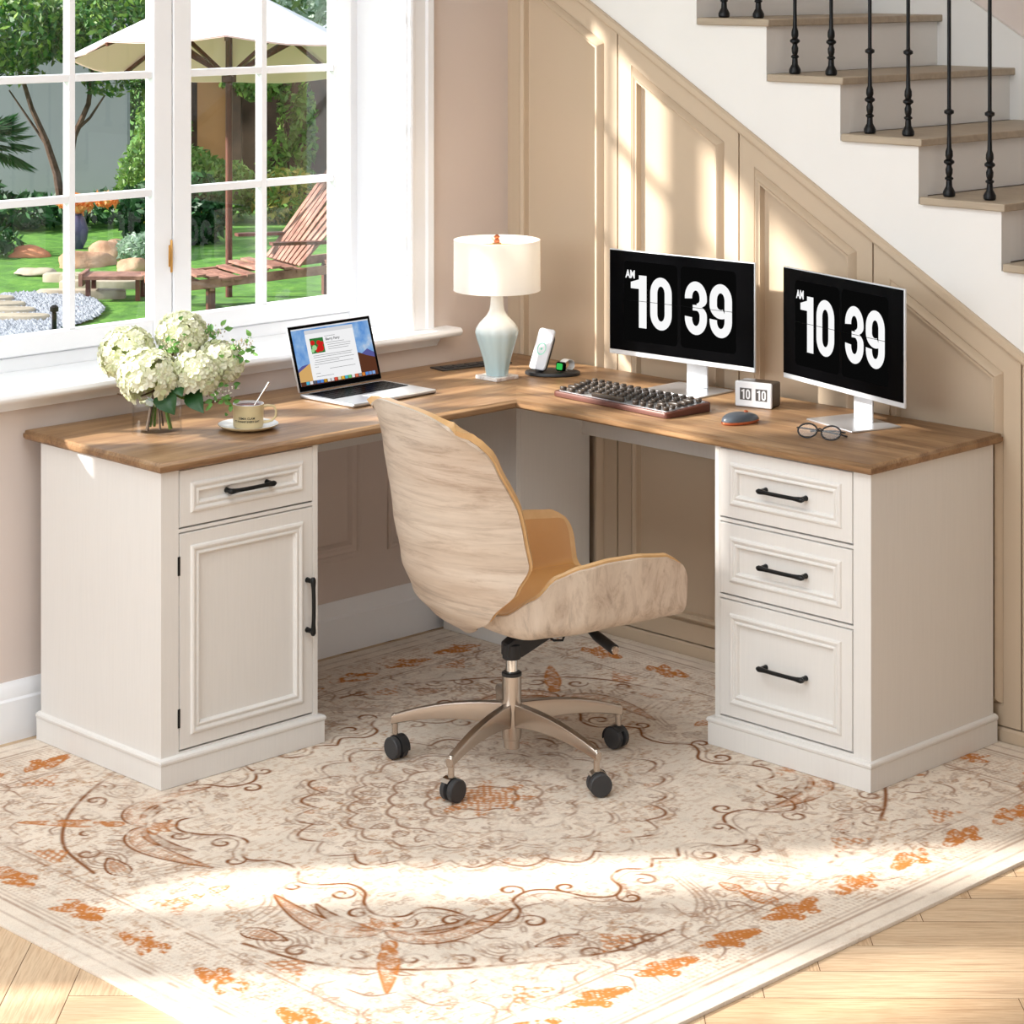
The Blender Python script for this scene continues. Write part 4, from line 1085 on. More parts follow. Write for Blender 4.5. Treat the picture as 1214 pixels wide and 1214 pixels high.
def monitor(loc, ang, W, base_off, base_rot, label, neck):
    T0 = thing('monitor', label, 'monitor', (loc[0], loc[1], TZ), ang, 'silver monitors showing a flip clock')
    H = .291; zb = .0755
    # screen plane at local y=0 facing -y
    MB().box(-W / 2, W / 2, .0005, .0075, zb, zb + H).build('case', 'aluwhite', T0, bevel=.002)
    s = MB().box(-W / 2 + .003, W / 2 - .003, -.0012, .0004, zb + .014, zb + H - .003).build('screen', 'screen', T0, smooth=False)
    sw, sh2 = W - .006, H - .017; x0 = -W / 2 + .003; z0 = zb + .014
    tw = sw * .378; gap = .018 * sw; th = sh2 * .80
    tz0 = z0 + sh2 * .105
    for k, xs in enumerate((x0 + sw * .105, x0 + sw * .505)):
        m = MB().prism([(p[0] + xs + tw / 2, p[1] + tz0 + th / 2) for p in rbox(tw, th, 0, .012)], -.0015, -.0013); m.build('flip_tile', 'tile', s, smooth=False)
    # digits
    dh = sh2 * .525; dwd = dh * .53; zc = z0 + sh2 * .245
    for xs, c in ((.135, '1'), (.292, '0'), (.535, '3'), (.705, '9')):
        m = MB()
        for pl_ in stroke_digit(c, .62):
            pts = [(x0 + sw * xs + p[0] / .62 * sw * .152, zc + p[1] * dh) for p in pl_]
            m.add([(p[0], -.0018, p[1]) for p in pts], [(0, 1, 2, 3)])
        m.build('digit', 'digit', s, smooth=False, fixn=False)
    m = MB().box(x0 + sw * .105, x0 + sw * .105 + tw, -.0021, -.0019, zc + dh * .503, zc + dh * .512); m.box(x0 + sw * .505, x0 + sw * .505 + tw, -.0021, -.0019, zc + dh * .503, zc + dh * .512); m.build('flip_line', 'screen', s, smooth=False)
    vs, fs = text_mesh('AM', .030, .0011); MB().add([(p[0] * .75 + x0 + sw * .150, -.0018, p[1] + zc + dh * 1.0) for p in vs], fs).build('am_mark', 'digit', s, smooth=False, fixn=False)
    # stand
    MB().box(neck[0], neck[1], .0525, .0585, .004, zb + .12).build('stand_neck', 'aluwhite', T0, bevel=.002)
    MB().box(-.06 + (neck[0] + neck[1]) / 2, .06 + (neck[0] + neck[1]) / 2, .0077, .0524, zb + .06, zb + .16).build('mount', 'aluwhite', T0, bevel=.006)
    b = MB(); b.box(-base_off[2] / 2, base_off[2] / 2, -base_off[3] / 2, base_off[3] / 2, 0, .004)
    b.xf(Matrix.Translation((base_off[0], base_off[1], 0)) @ Matrix.Rotation(base_rot, 4, 'Z')); b.build('stand_base', 'alu', T0, bevel=.001)
    return T0
monitor((.756, -.128), .075, .492, (.018, .014, .195, .150), -.05, 'monitor reading AM 10 39, nearer the lamp, left of the white clock', (-.018, .052))
monitor((1.338, -.176), -.277, .506, (.026, .018, .195, .150), -.02, 'monitor reading AM 10 39, behind the eyeglasses at the right end of the desk', (-.020, .056))

# flip clock
ck = thing('desk_clock', 'small white-faced flip clock with brown wooden case between the monitors', 'clock', (1.047, -.152, TZ), math.radians(14))
MB().box(-.052, .052, -.021, .030, .001, .066).build('clock_case', plain('dark_grey_brown_case', (92, 80, 70), .4), ck, bevel=.006, seg=3)
MB().box(-.0525, .0525, -.030, -.0212, .0005, .067).build('clock_face', 'ceramicwhite', ck, bevel=.004, seg=3)
for xs in (-.021, .024):
    w_ = MB().box(xs - .0165, xs + .0165, -.0306, -.0301, .019, .050).build('clock_window', plain('dark_clock_window', (84, 80, 78), .4), ck, smooth=False)
    m = MB()
    for ox, c in ((-.0135, '1'), (.0010, '0')):
        for pl_ in stroke_digit(c): m.add([(xs + ox + p[0] * .0195, -.0309, .0215 + p[1] * .0255) for p in pl_], [(0, 1, 2, 3)])
    m.build('clock_digits', 'ceramicwhite', w_, smooth=False, fixn=False)

# mouse
ms = thing('computer_mouse', 'dark grey computer mouse with copper edge', 'mouse', (1.163, -.362, TZ), math.radians(78))
def mshape(s_, zf, n=36): return [( .056 * s_ * math.cos(a) * (1), .030 * s_ * math.sin(a) * (1 - .08 * math.cos(a)), zf(a)) for a in [2 * PI * j / n for j in range(n)]]
m = MB().rings([mshape(.93, lambda a: .0006), mshape(1, lambda a: .004), mshape(1.0, lambda a: .008)]); m.build('trim', 'copper', ms, angle=40)
m = MB(); R = []
for k in range(9):
    t_ = k / 8; s_ = math.cos(t_ * PI / 2) ** .75 if t_ < 1 else .01; R.append(mshape(max(.01, .985 * s_), lambda a: .0082 + .020 * math.sin(t_ * PI / 2) * (1 - .18 * math.cos(a) * s_)))
m.rings(R); m.build('mouse_shell', plain('slate_shell', (78, 84, 92), .35), ms, angle=60)
MB().tube([(.018, -.003, .0262), (.018, .003, .0262)], .005, 14).build('scroll_wheel', 'copper', ms)

# eyeglasses
eg = thing('eyeglasses', 'round black eyeglasses lying folded in front of the right monitor', 'eyeglasses', (1.424, -.372, TZ), math.radians(14))
m = MB()
for cx_ in (-.031, .031):
    pts = []
    for j in range(28):
        a = 2 * PI * j / 28; pts.append((cx_ + .0250 * math.cos(a), -.006 + .010 * math.sin(a), .0175 + .0150 * math.sin(a)))
    m.loop_tube(pts, .0022, 8)
m.tube([(-.0075, -.003, .0215), (0, -.001, .0245), (.0075, -.003, .0215)], .002, 8)
m.build('frame', 'blackplastic', eg, angle=50)
for sx in (-1, 1):
    MB().tube([(sx * .0555, -.003, .0215), (sx * .062, .002, .020), (sx * .058, .018, .017), (sx * .02, .040 + .006 * sx, .012), (-sx * .035, .052 + .006 * sx, .005), (-sx * .052, .050 + .008 * sx, .0026)], [.0022, .0022, .002, .002, .0022, .0024], 8).build('temple', 'blackplastic', eg, angle=50)
for cx_ in (-.031, .031):
    MB().rings([[(cx_ + .0235 * math.cos(2 * PI * j / 24), -.006 + .0095 * math.sin(2 * PI * j / 24) + d, .0175 + .014 * math.sin(2 * PI * j / 24)) for j in range(24)] for d in (0, .0006)]).build('lens', 'glass', eg, smooth=False)

# cup, saucer, spoon
sc_ = (.352, -1.290, TZ)
s_ = MB().lathe([(.030, 0), (.034, .001), (.052, .0035), (.067, .008), (.0745, .0128), (.0745, .0142), (.066, .0105), (.050, .0065), (.036, .005), (.001, .005)], 56).build('saucer', 'ceramicwhite', angle=50)
s_.location = sc_; tag(s_, 'white saucer with ochre underside beneath the coffee cup', 'saucer')
u_ = MB().lathe([(.0345, .0004), (.0525, .0030), (.0676, .0074), (.0750, .0124), (.0752, .0140), (.0748, .0140), (.0750, .0128), (.0676, .0079), (.0525, .0034), (.0345, .0009)], 56, cap0=False, cap1=False).build('underside', 'ceramic', s_, angle=50, label='ochre underside')
cup = thing('tea_cup', 'cream stoneware cup of tea with black lettering on the saucer', 'cup', (.352, -1.290, TZ + .0056), math.radians(45))
MB().lathe([(.030, 0), (.036, .001), (.0375, .004), (.0385, .055), (.0383, .0575), (.0368, .0575), (.0362, .054), (.0352, .006), (.001, .005)], 48).build('cup_body', 'ceramic', cup, angle=50)
MB().lathe([(.0360, .0545), (.0385, .0577), (.0383, .0585), (.0365, .0583), (.0355, .05), (.0345, .04)], 48, cap0=False, cap1=False).build('glazed_rim', 'ceramicwhite', cup, angle=50, label='white glazed rim')
MB().lathe([(.0353, .050), (.0353, .0525)], 40).build('tea', 'tea', cup)
h = [(.036, 0, .050), (.048, 0, .0535), (.064, 0, .0515), (.0695, 0, .040), (.068, 0, .026), (.060, 0, .0165), (.048, 0, .013), (.037, 0, .012)]
MB().tube(h, [.0042, .0032, .003, .003, .003, .003, .0032, .0042], 10).build('cup_handle', 'ceramic', cup, angle=50)
for body, z_, sz in (('TEMIA CLAM', .0265, .0075), ("IT'S FUNNY EVERY DAY", .0185, .0066)):
    vs, fs = text_mesh(body, sz, .00015)
    mb = MB().add([(.0388 * math.sin(p[0] / .0388), -.0388 * math.cos(p[0] / .0388), z_ + p[1]) for p in vs], fs)
    mb.build('lettering', 'text', cup, smooth=False, fixn=False)
sp_ = MB(); sp_.tube([(.012, .006, .0485), (.026, .010, .070), (.050, .016, .108)], [.0018, .0022, .0034], 10)
o = sp_.build('teaspoon', 'polished', angle=50); o.location = cup.location; o.rotation_euler = cup.rotation_euler; tag(o, 'silver teaspoon standing in the tea cup', 'spoon')

# ------------------------------------------------------------------ flowers in glass vase
VX, VY = .128, -1.404
VC = (.232, -1.480)
vs_ = thing('glass_vase', 'clear glass cylinder vase of water holding white hydrangeas', 'vase', (VC[0], VC[1], TZ))
MB().lathe([(.0605, 0), (.0615, .002), (.0615, .118), (.0600, .1195), (.0588, .118), (.0588, .009)], 56, cap1=False).build('vase_glass', 'vaseglass', vs_, angle=50)
MB().lathe([(.0584, .0095), (.0584, .072), (.001, .072)], 48, cap0=False).build('water', 'water', vs_, angle=50)
def bloom_mesh(R, n, rs, sz=.0160):
    m = MB()
    for k in range(n):
        z_ = 1 - 1.75 * (k + .5) / n; a = k * 2.39996; r_ = math.sqrt(max(0, 1 - z_ * z_))
        nn = Vector((r_ * math.cos(a), r_ * math.sin(a), z_)); nn = (nn + Vector(rs.uniform(-.18, .18, 3))).normalized()
        c = nn * R * rs.uniform(.90, 1.06); c.z *= .86
        t1 = nn.cross(Vector((0, 0, 1)));
        if t1.length < .1: t1 = Vector((1, 0, 0))
        t1.normalize(); t2 = nn.cross(t1); ph_ = rs.uniform(0, PI / 2); s = sz * rs.uniform(.8, 1.2)
        for q in range(4):
            b_ = ph_ + q * PI / 2; e1 = t1 * math.cos(b_) + t2 * math.sin(b_); e2 = -t1 * math.sin(b_) + t2 * math.cos(b_)
            P = [c, c + e1 * s * .5 + e2 * s * .48 + nn * s * .12, c + e1 * s * .98 + e2 * s * .34 + nn * s * .30, c + e1 * s * 1.08 + nn * s * .22, c + e1 * s * .98 - e2 * s * .34 + nn * s * .30, c + e1 * s * .5 - e2 * s * .48 + nn * s * .12]
            m.add(P, [(0, 1, 2, 3), (0, 3, 4, 5)])
    return m
M['petalcore'] = plain('petal_core', (140, 154, 92), .8)
def stem_path(top, foot):
    p0 = Vector(foot); p3 = Vector(top); p1 = p0 + Vector((0, 0, .07)) * 1.0 + (p3 - p0) * .15; p2 = p3 - Vector((0, 0, .05)) * .8
    mid = Vector((p0.x * .3 - 0.0, p0.y * .3, .11))
    return [p0, p0.lerp(mid, .5), mid, mid.lerp(p2, .6), p3 - Vector((0, 0, .01))]
def leaf_mesh(base, tip, wid, nrm=Vector((0, 0, 1)), fold=.15, N=8):
    base, tip = Vector(base), Vector(tip); d = tip - base; L_ = d.length; d.normalize(); s = d.cross(nrm).normalized(); u = s.cross(d)
    rows_ = []
    for i in range(N + 1):
        t_ = i / N; w = wid * math.sin(PI * min(1, t_ ** .8)) * .5 + .0002; c = base + d * L_ * t_ + u * (-.10 * L_ * (2 * t_ - 1) ** 2 + .10 * L_)
        rows_.append([c - s * w + u * w * fold * 2, c - s * w * .5 + u * w * fold, c, c + s * w * .5 + u * w * fold, c + s * w + u * w * fold * 2])
    return MB().grid(rows_)
# lateral/away frame around the vase: e1 to the photo's right, e2 away from the viewer
e1 = Vector((.702, .712, 0)); e2 = Vector((-.712, .702, 0))
def off3(r_, a_, z_): return e1 * r_ + e2 * a_ + Vector((0, 0, z_))
heads = [(off3(-.012, -.050, .146), .073, 200, 'largest front white hydrangea bloom, low over the left rim of the vase'),
         (off3(-.078, .015, .195), .066, 170, 'white hydrangea bloom at the far left of the bouquet'),
         (off3(.055, .045, .235), .060, 160, 'topmost white hydrangea bloom at the back of the bouquet'),
         (off3(.100, -.035, .150), .056, 150, 'white hydrangea bloom right of centre, over the vase rim'),
         (off3(.155, .020, .172), .052, 130, 'rightmost white hydrangea bloom facing the tea cup')]
for k, (c, R_, n_, lab) in enumerate(heads):
    t_ = thing('hydrangea', lab, 'flower', (VC[0], VC[1], TZ), 0, 'white hydrangeas in the glass vase')
    rs = np.random.RandomState(20 + k)
    b = bloom_mesh(R_, n_, rs); tiltm = Matrix.Rotation((-.5, .2, -.1, -.4, -.2)[k], 4, Vector((e1.x, e1.y, 0))) @ Matrix.Rotation((0, -.4, 0, .2, .5)[k], 4, Vector((e2.x, e2.y, 0)))
    b.xf(Matrix.Translation(c) @ tiltm); bo = b.build('bloom', 'petal', t_, smooth=False, fixn=False)
    cc = MB().lathe([(.001, -.55 * R_ * .8), (.4 * R_, -.42 * R_ * .8), (.66 * R_, 0), (.5 * R_, .5 * R_ * .8), (.001, .7 * R_ * .8)], 16); cc.xf(Matrix.Translation(c)).build('bloom_core', 'petalcore', bo)
    foot = Vector((.035 * math.cos(2.2 * k + .5), .035 * math.sin(2.2 * k + .5), .010))
    MB().tube(stem_path(c - Vector((0, 0, R_ * .6)), foot), .0036, 8).build('stem', 'stem' if k != 2 else 'twig', t_)
    if k in (0, 3):
        lv = {0: [(off3(.02, -.055, .12), off3(.055, -.085, .060), .060), (off3(.05, -.03, .15), off3(.075, -.09, .105), .055)], 3: [(off3(.085, -.03, .115), off3(.125, -.075, .062), .050)]}[k]
        for bs, tp, wd in lv: leaf_mesh(bs, tp, wd, nrm=-e2).build('leaf', 'leaf', t_, angle=60, fixn=False)
sprays = [(off3(.045, -.030, .215), 'small budding spray in the middle of the bouquet'), (off3(.135, .03, .235), 'leafy budding spray at the upper right of the bouquet'), (off3(.205, .0, .205), 'leafy spray tip reaching furthest right from the bouquet'), (off3(.165, -.04, .095), 'low spray hanging under the right blooms'), (off3(-.095, -.02, .110), 'single green leaf hanging left of the bouquet')]
for k, (c, lab) in enumerate(sprays):
    t_ = thing('flower_spray', lab, 'flower', (VC[0], VC[1], TZ), 0, 'leafy sprays in the glass vase')
    rs = np.random.RandomState(50 + k); foot = Vector((.03 * math.cos(1.3 * k + 2), .03 * math.sin(1.3 * k + 2), .012))
    MB().tube(stem_path(c, foot), .0024, 6).build('stem', 'twig', t_)
    lf = MB(); bd = MB(); nl = 26 if k < 4 else 2; spread = .042 if k < 4 else .008
    for q in range(nl):
        p = c + Vector(rs.normal(0, 1, 3)) * spread * .45; d = Vector(rs.normal(0, 1, 3)).normalized(); L_ = rs.uniform(.012, .022) if k < 4 else .028
        x_ = leaf_mesh(p, p + d * L_ if k < 4 else p - Vector((0, 0, L_)), L_ * .55, nrm=-e2 if abs(d.dot(e2)) < .8 else Vector((0, 0, 1)), N=4); lf.add(x_.v, x_.f)
    lf.build('leaves', 'sprayleaf', t_, fixn=False)
    if k < 4:
        for q in range(55):
            p = c + Vector((rs.normal(0, 1), rs.normal(0, 1), rs.normal(0, .5))) * .016 + Vector((0, 0, .012)); r_ = .0028
            bd.add([p + Vector(v_) * r_ for v_ in ((1, 0, 0), (-1, 0, 0), (0, 1, 0), (0, -1, 0), (0, 0, 1), (0, 0, -1))], [(0, 2, 4), (2, 1, 4), (1, 3, 4), (3, 0, 4), (2, 0, 5), (1, 2, 5), (3, 1, 5), (0, 3, 5)])
        bd.build('buds', 'bud', t_, fixn=False)

# ------------------------------------------------------------------ garden
GZ = -.8
G1 = Vector((.702, .712, 0)); G2 = Vector((-.712, .702, 0))
gl = MB().grid([[(x, y, GZ + .03 * math.sin(x * .9) * math.cos(y * .7)) for y in np.linspace(-9, 40, 50)] for x in np.linspace(-45, -.32, 46)])
o = gl.build('lawn', 'lawn'); tag(o, 'bright green mown lawn seen through the window', 'lawn'); o['kind'] = 'structure'
def leaf_cloud(blobs, n, size, rs, droop=0):
    P = np.zeros((n, 3)); tot = sum(b[3] * b[4] * b[5] for b in blobs); i0 = 0
    for bi, b in enumerate(blobs):
        k = int(n * b[3] * b[4] * b[5] / tot) if bi < len(blobs) - 1 else n - i0
        d = rs.normal(0, 1, (k, 3)); d /= np.linalg.norm(d, axis=1)[:, None]; r = rs.uniform(.45, 1, (k, 1)) ** .6
        P[i0:i0 + k] = np.array(b[:3]) + d * r * np.array(b[3:6]); i0 += k
    a = rs.normal(0, 1, (n, 3)); a[:, 2] -= droop; a /= np.linalg.norm(a, axis=1)[:, None]; c = rs.normal(0, 1, (n, 3)); b_ = np.cross(a, c); b_ /= np.linalg.norm(b_, axis=1)[:, None]
    s = size * rs.uniform(.6, 1.3, (n, 1))
    V_ = np.stack([P - a * s, P + b_ * s * .42, P + a * s, P - b_ * s * .42], 1).reshape(-1, 3)
    m = MB(); m.v = [tuple(x) for x in V_.tolist()]; m.f = [(4 * k, 4 * k + 1, 4 * k + 2, 4 * k + 3) for k in range(n)]; return m
RS = np.random.RandomState(5)
def plant(name, label, cat, base, blobs, n, size, mat, trunk=None, group=None, droop=0, tmat='bark'):
    t_ = thing(name, label, cat, base, 0, group)
    leaf_cloud([(b[0] - base[0], b[1] - base[1], b[2] - base[2]) + tuple(b[3:]) for b in blobs], n, size, RS, droop).build('foliage', mat, t_, smooth=False, fixn=False)
    for tr in trunk or [(((base[0], base[1], base[2]), (blobs[0][0], blobs[0][1], blobs[0][2])), .03)]:
        pts, r_ = tr; N_ = len(pts); MB().tube([Vector(p) - Vector(base) for p in pts], [r_ * (1 - .6 * i / max(1, N_ - 1)) for i in range(N_)], 8).build('branch', tmat, t_)
    return t_
m = MB(); a = Vector((-18.6, 9.1, GZ)); b = Vector((-17.0, 10.72, GZ)); a = a - G1 * 4; m.beam(a + Vector((0, 0, 1.0)) , b + Vector((0, 0, 1.0)), .2, 2.3); tag(m.build('garden_wall', 'gwall', smooth=False), 'plain grey garden wall behind the slender tree', 'wall')
TX, TY = -16.55, 9.55
plant('garden_tree', 'slender tree with forked bare trunks in front of the grey wall', 'tree', (TX, TY, GZ),
      [(TX + .05, TY - .75, 1.20, .85, .85, .42), (TX + .6, TY + .15, 1.2, .8, .8, .42), (TX - .30, TY - .50, .72, .4, .4, .10), (TX + .35, TY + .35, .62, .3, .3, .14)], 7500, .055, 'fol1',
      trunk=[(((TX, TY, GZ), (TX - .05, TY - .05, -.35), (TX - .13, TY - .13, .0), (TX - .24, TY - .24, .35), (TX - .36, TY - .36, .9)), .05), (((TX, TY, GZ), (TX + .04, TY + .04, -.3), (TX + .08, TY + .08, .05), (TX + .19, TY + .19, .40), (TX + .24, TY + .24, .95)), .05),
             (((TX + .07, TY + .07, .0), (TX + .02, TY + .02, .25), (TX + .07, TY + .07, .5), (TX, TY, .9)), .032), (((TX + .08, TY + .08, .1), (TX + .2, TY + .2, .25), (TX + .34, TY + .3, .5)), .022), (((TX - .10, TY - .10, -.1), (TX - .22, TY - .18, .1), (TX - .40, TY - .42, .55)), .022)])
plant('background_tree', 'leafy green tree filling the upper left panes behind the garden wall', 'tree', (-20.2, 11.8, GZ), [(-20.2, 10.6, 1.2, 1.9, 1.9, 1.3), (-19.4, 12.6, 1.1, 1.5, 1.5, 1.4), (-18.6, 13.6, .6, 1.1, 1.1, 1.3)], 12000, .085, 'fol1')
plant('background_tree', 'grey-green tree behind the parasol canopy', 'tree', (-19.6, 15.6, GZ), [(-19.8, 14.8, 1.2, 1.7, 1.7, 1.2), (-18.9, 16.2, 1.3, 1.6, 1.6, 1.2)], 8000, .085, 'fol4')
plant('shrub', 'tall mixed green shrub right of the slender tree', 'shrub', (-14.75, 9.25, GZ), [(-14.72, 9.30, -.30, .30, .30, .45), (-14.60, 9.42, .15, .30, .30, .50)], 3200, .045, 'fol2', group='garden shrubs')
plant('shrub', 'yellowish flowering shrub low beside the parasol', 'shrub', (-14.2, 9.2, GZ), [(-14.2, 9.2, -.45, .35, .35, .3)], 900, .05, 'yflower', group='garden shrubs')
plant('shrub', 'dense dark hedge shrub behind the boulders', 'shrub', (-13.65, 8.65, GZ), [(-13.65, 8.65, -.48, .38, .38, .34), (-13.4, 8.95, -.46, .35, .35, .36)], 2600, .055, 'fol3', group='garden shrubs')
plant('shrub', 'pale silvery shrub among the boulders', 'shrub', (-12.75, 7.85, GZ), [(-12.75, 7.85, -.68, .24, .24, .15)], 800, .035, 'fol4', group='garden shrubs')
plant('shrub', 'rounded bright green bush left of the parasol pole', 'shrub', (-15.3, 10.1, GZ), [(-15.3, 10.15, -.42, .55, .55, .42), (-15.0, 10.5, -.5, .4, .4, .36)], 3200, .055, 'fol2', group='garden shrubs')
plant('shrub', 'yellow-green bush right of the parasol pole', 'shrub', (-14.3, 10.9, GZ), [(-14.4, 10.9, -.55, .4, .4, .32), (-14.0, 11.2, -.6, .3, .3, .3)], 1600, .055, 'yflower', group='garden shrubs')
plant('shrub', 'dark undergrowth at the foot of the grey wall', 'shrub', (-16.2, 8.9, GZ), [(-16.3, 8.7, -.66, .9, .7, .17), (-15.6, 9.5, -.64, .45, .45, .18), (-16.9, 8.1, -.5, .8, .8, .3)], 2800, .07, 'fol3', group='garden shrubs')
plant('shrub', 'low dark ground cover behind the lawn at far left', 'shrub', (-14.3, 7.0, GZ), [(-14.4, 7.0, -.68, .7, .5, .14), (-14.8, 6.2, -.6, .9, .7, .2)], 2600, .05, 'fol3', group='garden shrubs')
# palm-like fronds at left
t_ = thing('palm', 'dark green fan palm at the far left panes', 'palm', (-14.05, 7.0, GZ))
fr = MB()
for k in range(46):
    a = RS.uniform(0, 2 * PI); el = RS.uniform(-.5, 1.1); c = Vector((0, 0, 1.02)); d = Vector((math.cos(a) * math.cos(el), math.sin(a) * math.cos(el), math.sin(el)))
    hub = c + d * .22; side = d.cross(Vector((0, 0, 1))).normalized(); up_ = side.cross(d)
    for j in range(17):
        an = math.radians(-80 + 10 * j); dd = d * math.cos(an) + side * math.sin(an); tip = hub + dd * .30 - Vector((0, 0, .10)); w = side * .010 + up_ * .01
        fr.add([hub, hub + (tip - hub) * .5 + w, tip, hub + (tip - hub) * .5 - w], [(0, 1, 2, 3)])
fr.build('fronds', 'fol3', t_, smooth=False, fixn=False); MB().tube([(0, 0, 0), (.02, 0, .6), (0, 0, 1.15)], [.09, .07, .06], 10).build('trunk', 'bark', t_)
t_ = thing('ornamental_grass', 'pale spiky grass clump behind the lounge chair', 'grass plant', (-13.2, 11.0, GZ)); fr = MB()
for k in range(160):
    a = RS.uniform(0, 2 * PI); el = RS.uniform(.5, 1.45); L_ = RS.uniform(.4, .62); d = Vector((math.cos(a) * math.cos(el), math.sin(a) * math.cos(el), math.sin(el))); s = d.cross(Vector((0, 0, 1))).normalized() * .007
    fr.add([Vector((0, 0, .1)) - s, Vector((0, 0, .1)) + s, Vector((0, 0, .1)) + d * L_], [(0, 1, 2)])
fr.build('blades', 'fol4', t_, smooth=False, fixn=False)
# boulders
def rock(c, sx, sy, sz, rot, mat, label):
    m = MB(); N_, K_ = 18, 12; R = []
    for i in range(K_ + 1):
        ph_ = -PI / 2 + PI * i / K_; ring = []
        for j in range(N_):
            a = 2 * PI * j / N_; p = Vector((math.cos(ph_) * math.cos(a), math.cos(ph_) * math.sin(a), math.sin(ph_)))
            n_ = mnoise.noise(p * 1.3 + Vector(c)); p *= 1 + .35 * n_; ring.append((p.x * sx, p.y * sy, max(-.2 * sz, p.z * sz)))
        R.append(ring)
    o = m.rings(R).build('boulder', mat, angle=60); o.location = (c[0], c[1], GZ + .02); o.rotation_euler = (0, 0, rot); tag(o, label, 'rock', 'boulders on the lawn')
A45 = math.atan2(.712, .702)
rock((-13.75, 7.30, 0), .19, .10, .08, A45, 'rockred', 'reddish flat boulder at the far left of the lawn')
rock((-12.80, 7.28, 0), .27, .18, .13, A45 + .5, 'rock', 'largest pinkish boulder in the middle of the lawn')
rock((-13.05, 7.72, 0), .22, .14, .16, A45, 'rock', 'beige boulder behind the largest one, beside the silvery shrub')
rock((-12.25, 7.38, 0), .14, .12, .11, A45, 'rock', 'rounded boulder nearest the lounge chair')
rock((-12.62, 6.62, 0), .18, .09, .05, A45, 'slab', 'flat pale stone left of the largest boulder')
def flat_stone(c, L_, w, label, grp='pale stepping stones', rot=A45, name='stepping_stone'):
    n_ = 16; rs = RS; pts = [(L_ * math.cos(2 * PI * j / n_) * (1 + rs.uniform(-.06, .06)), w * math.sin(2 * PI * j / n_) * (1 + rs.uniform(-.08, .08))) for j in range(n_)]
    pts = [(max(-L_ * .85, min(L_ * .85, x)), max(-w * .85, min(w * .85, y))) for x, y in pts]
    o = MB().rings([[(x, y, -.03) for x, y in pts], [(x, y, .055) for x, y in pts], [(x * .95, y * .95, .065) for x, y in pts]]).build(name, 'slab', angle=40)
    o.location = (c[0], c[1], GZ); o.rotation_euler = (0, 0, rot); tag(o, label, 'stone', grp)
flat_stone((-12.05, 6.70), .38, .10, 'stepping stone furthest from the window, beside the boulders')
flat_stone((-11.85, 6.75), .40, .07, 'second stepping stone from the boulders')
flat_stone((-11.55, 6.55), .40, .09, 'third stepping stone from the boulders')
flat_stone((-11.20, 6.12), .42, .09, 'stepping stone nearest the window')
for k, (x, y, lab) in enumerate(((-11.45, 5.30, 'furthest path slab on the gravel'), (-11.1, 5.18, 'second path slab on the gravel'), (-10.78, 5.06, 'third path slab on the gravel'), (-10.42, 4.95, 'nearest path slab on the gravel'))):
    flat_stone((x, y), .34, .11, lab, 'path slabs on the gravel', name='path_slab')
gm = MB(); cnt = 0
while cnt < 5200:
    a, b = RS.uniform(-1, 1), RS.uniform(-1, 1)
    if a * a + b * b > 1 + .15 * math.sin(5 * a): continue
    cnt += 1; p = Vector((-10.75, 5.05, GZ + .025)) + G1 * (a * .85 ) + G2 * b * 1.15; r_ = RS.uniform(.018, .035)
    gm.add([p + Vector((r_ * math.cos(q) , r_ * math.sin(q), 0)) for q in (0, 1.6, 3.1, 4.7)] + [p + Vector((0, 0, r_ * .8))], [(0, 1, 4), (1, 2, 4), (2, 3, 4), (3, 0, 4)])
tag(gm.build('gravel_bed', 'gravel', smooth=False, fixn=False), 'bed of white gravel at the lower left panes', 'gravel', kind='stuff')
t_ = thing('path_light', 'black bollard path light standing in the gravel', 'light', (-9.72, 4.87, GZ)); MB().tube([(0, 0, 0), (0, 0, .16)], .018, 10).build('post', 'blackmetal', t_); MB().lathe([(.012, .1605), (.032, .17), (.032, .20), (.015, .215)], 16).build('lamp_head', 'blackmetal', t_)
t_ = thing('garden_vase', 'tall purple-grey garden vase with orange flowers', 'vase', (-14.0, 7.98, GZ)); MB().lathe([(.06, 0), (.10, .08), (.115, .18), (.08, .29), (.05, .32), (.06, .335)], 24).build('vase_body', 'purplepot', t_)
leaf_cloud([(0, 0, .43, .17, .17, .09), (.2, .2, .46, .12, .12, .06)], 260, .05, RS).build('flowers', 'orange', t_, smooth=False, fixn=False)
# parasol
pz = thing('garden_parasol', 'large white canvas parasol with dark red wooden pole on the lawn', 'parasol', (-10.38, 6.99, GZ), A45)
MB().tube([(0, 0, 0), (0, 0, 2.50)], .028, 14).build('pole', 'darkwood', pz)
Rr, zr, za_ = 1.30, 1.93, 2.56; N8 = 8
TILT = Matrix.Translation((0, 0, 2.1)) @ Matrix.Rotation(math.radians(-10.5), 4, 'X') @ Matrix.Rotation(.10, 4, 'Z') @ Matrix.Translation((0, 0, -2.1))
def canopy_rows(dz):
    rows_ = []
    for i in range(9):
        t__ = i / 8; ring = []
        for j in range(N8 * 4):
            a = 2 * PI * j / (N8 * 4); seg_ = (a % (2 * PI / N8)) / (2 * PI / N8); kf = math.cos(PI / N8) / math.cos((seg_ - .5) * 2 * PI / N8)
            ring.append((Rr * t__ * kf * math.cos(a) + 1e-4, Rr * t__ * kf * math.sin(a), dz + za_ - (za_ - zr) * t__ ** 1.1 - .03 * math.sin(PI * seg_) * t__))
        rows_.append(ring)
    return rows_
canopy = MB().rings(canopy_rows(0), False, False).xf(TILT).build('canopy', 'canvas', pz, smooth=True, fixn=False, angle=60)
MB().rings(canopy_rows(-.012), False, False).xf(TILT).build('canopy_lining', 'canvasbeige', canopy, fixn=False, angle=60)
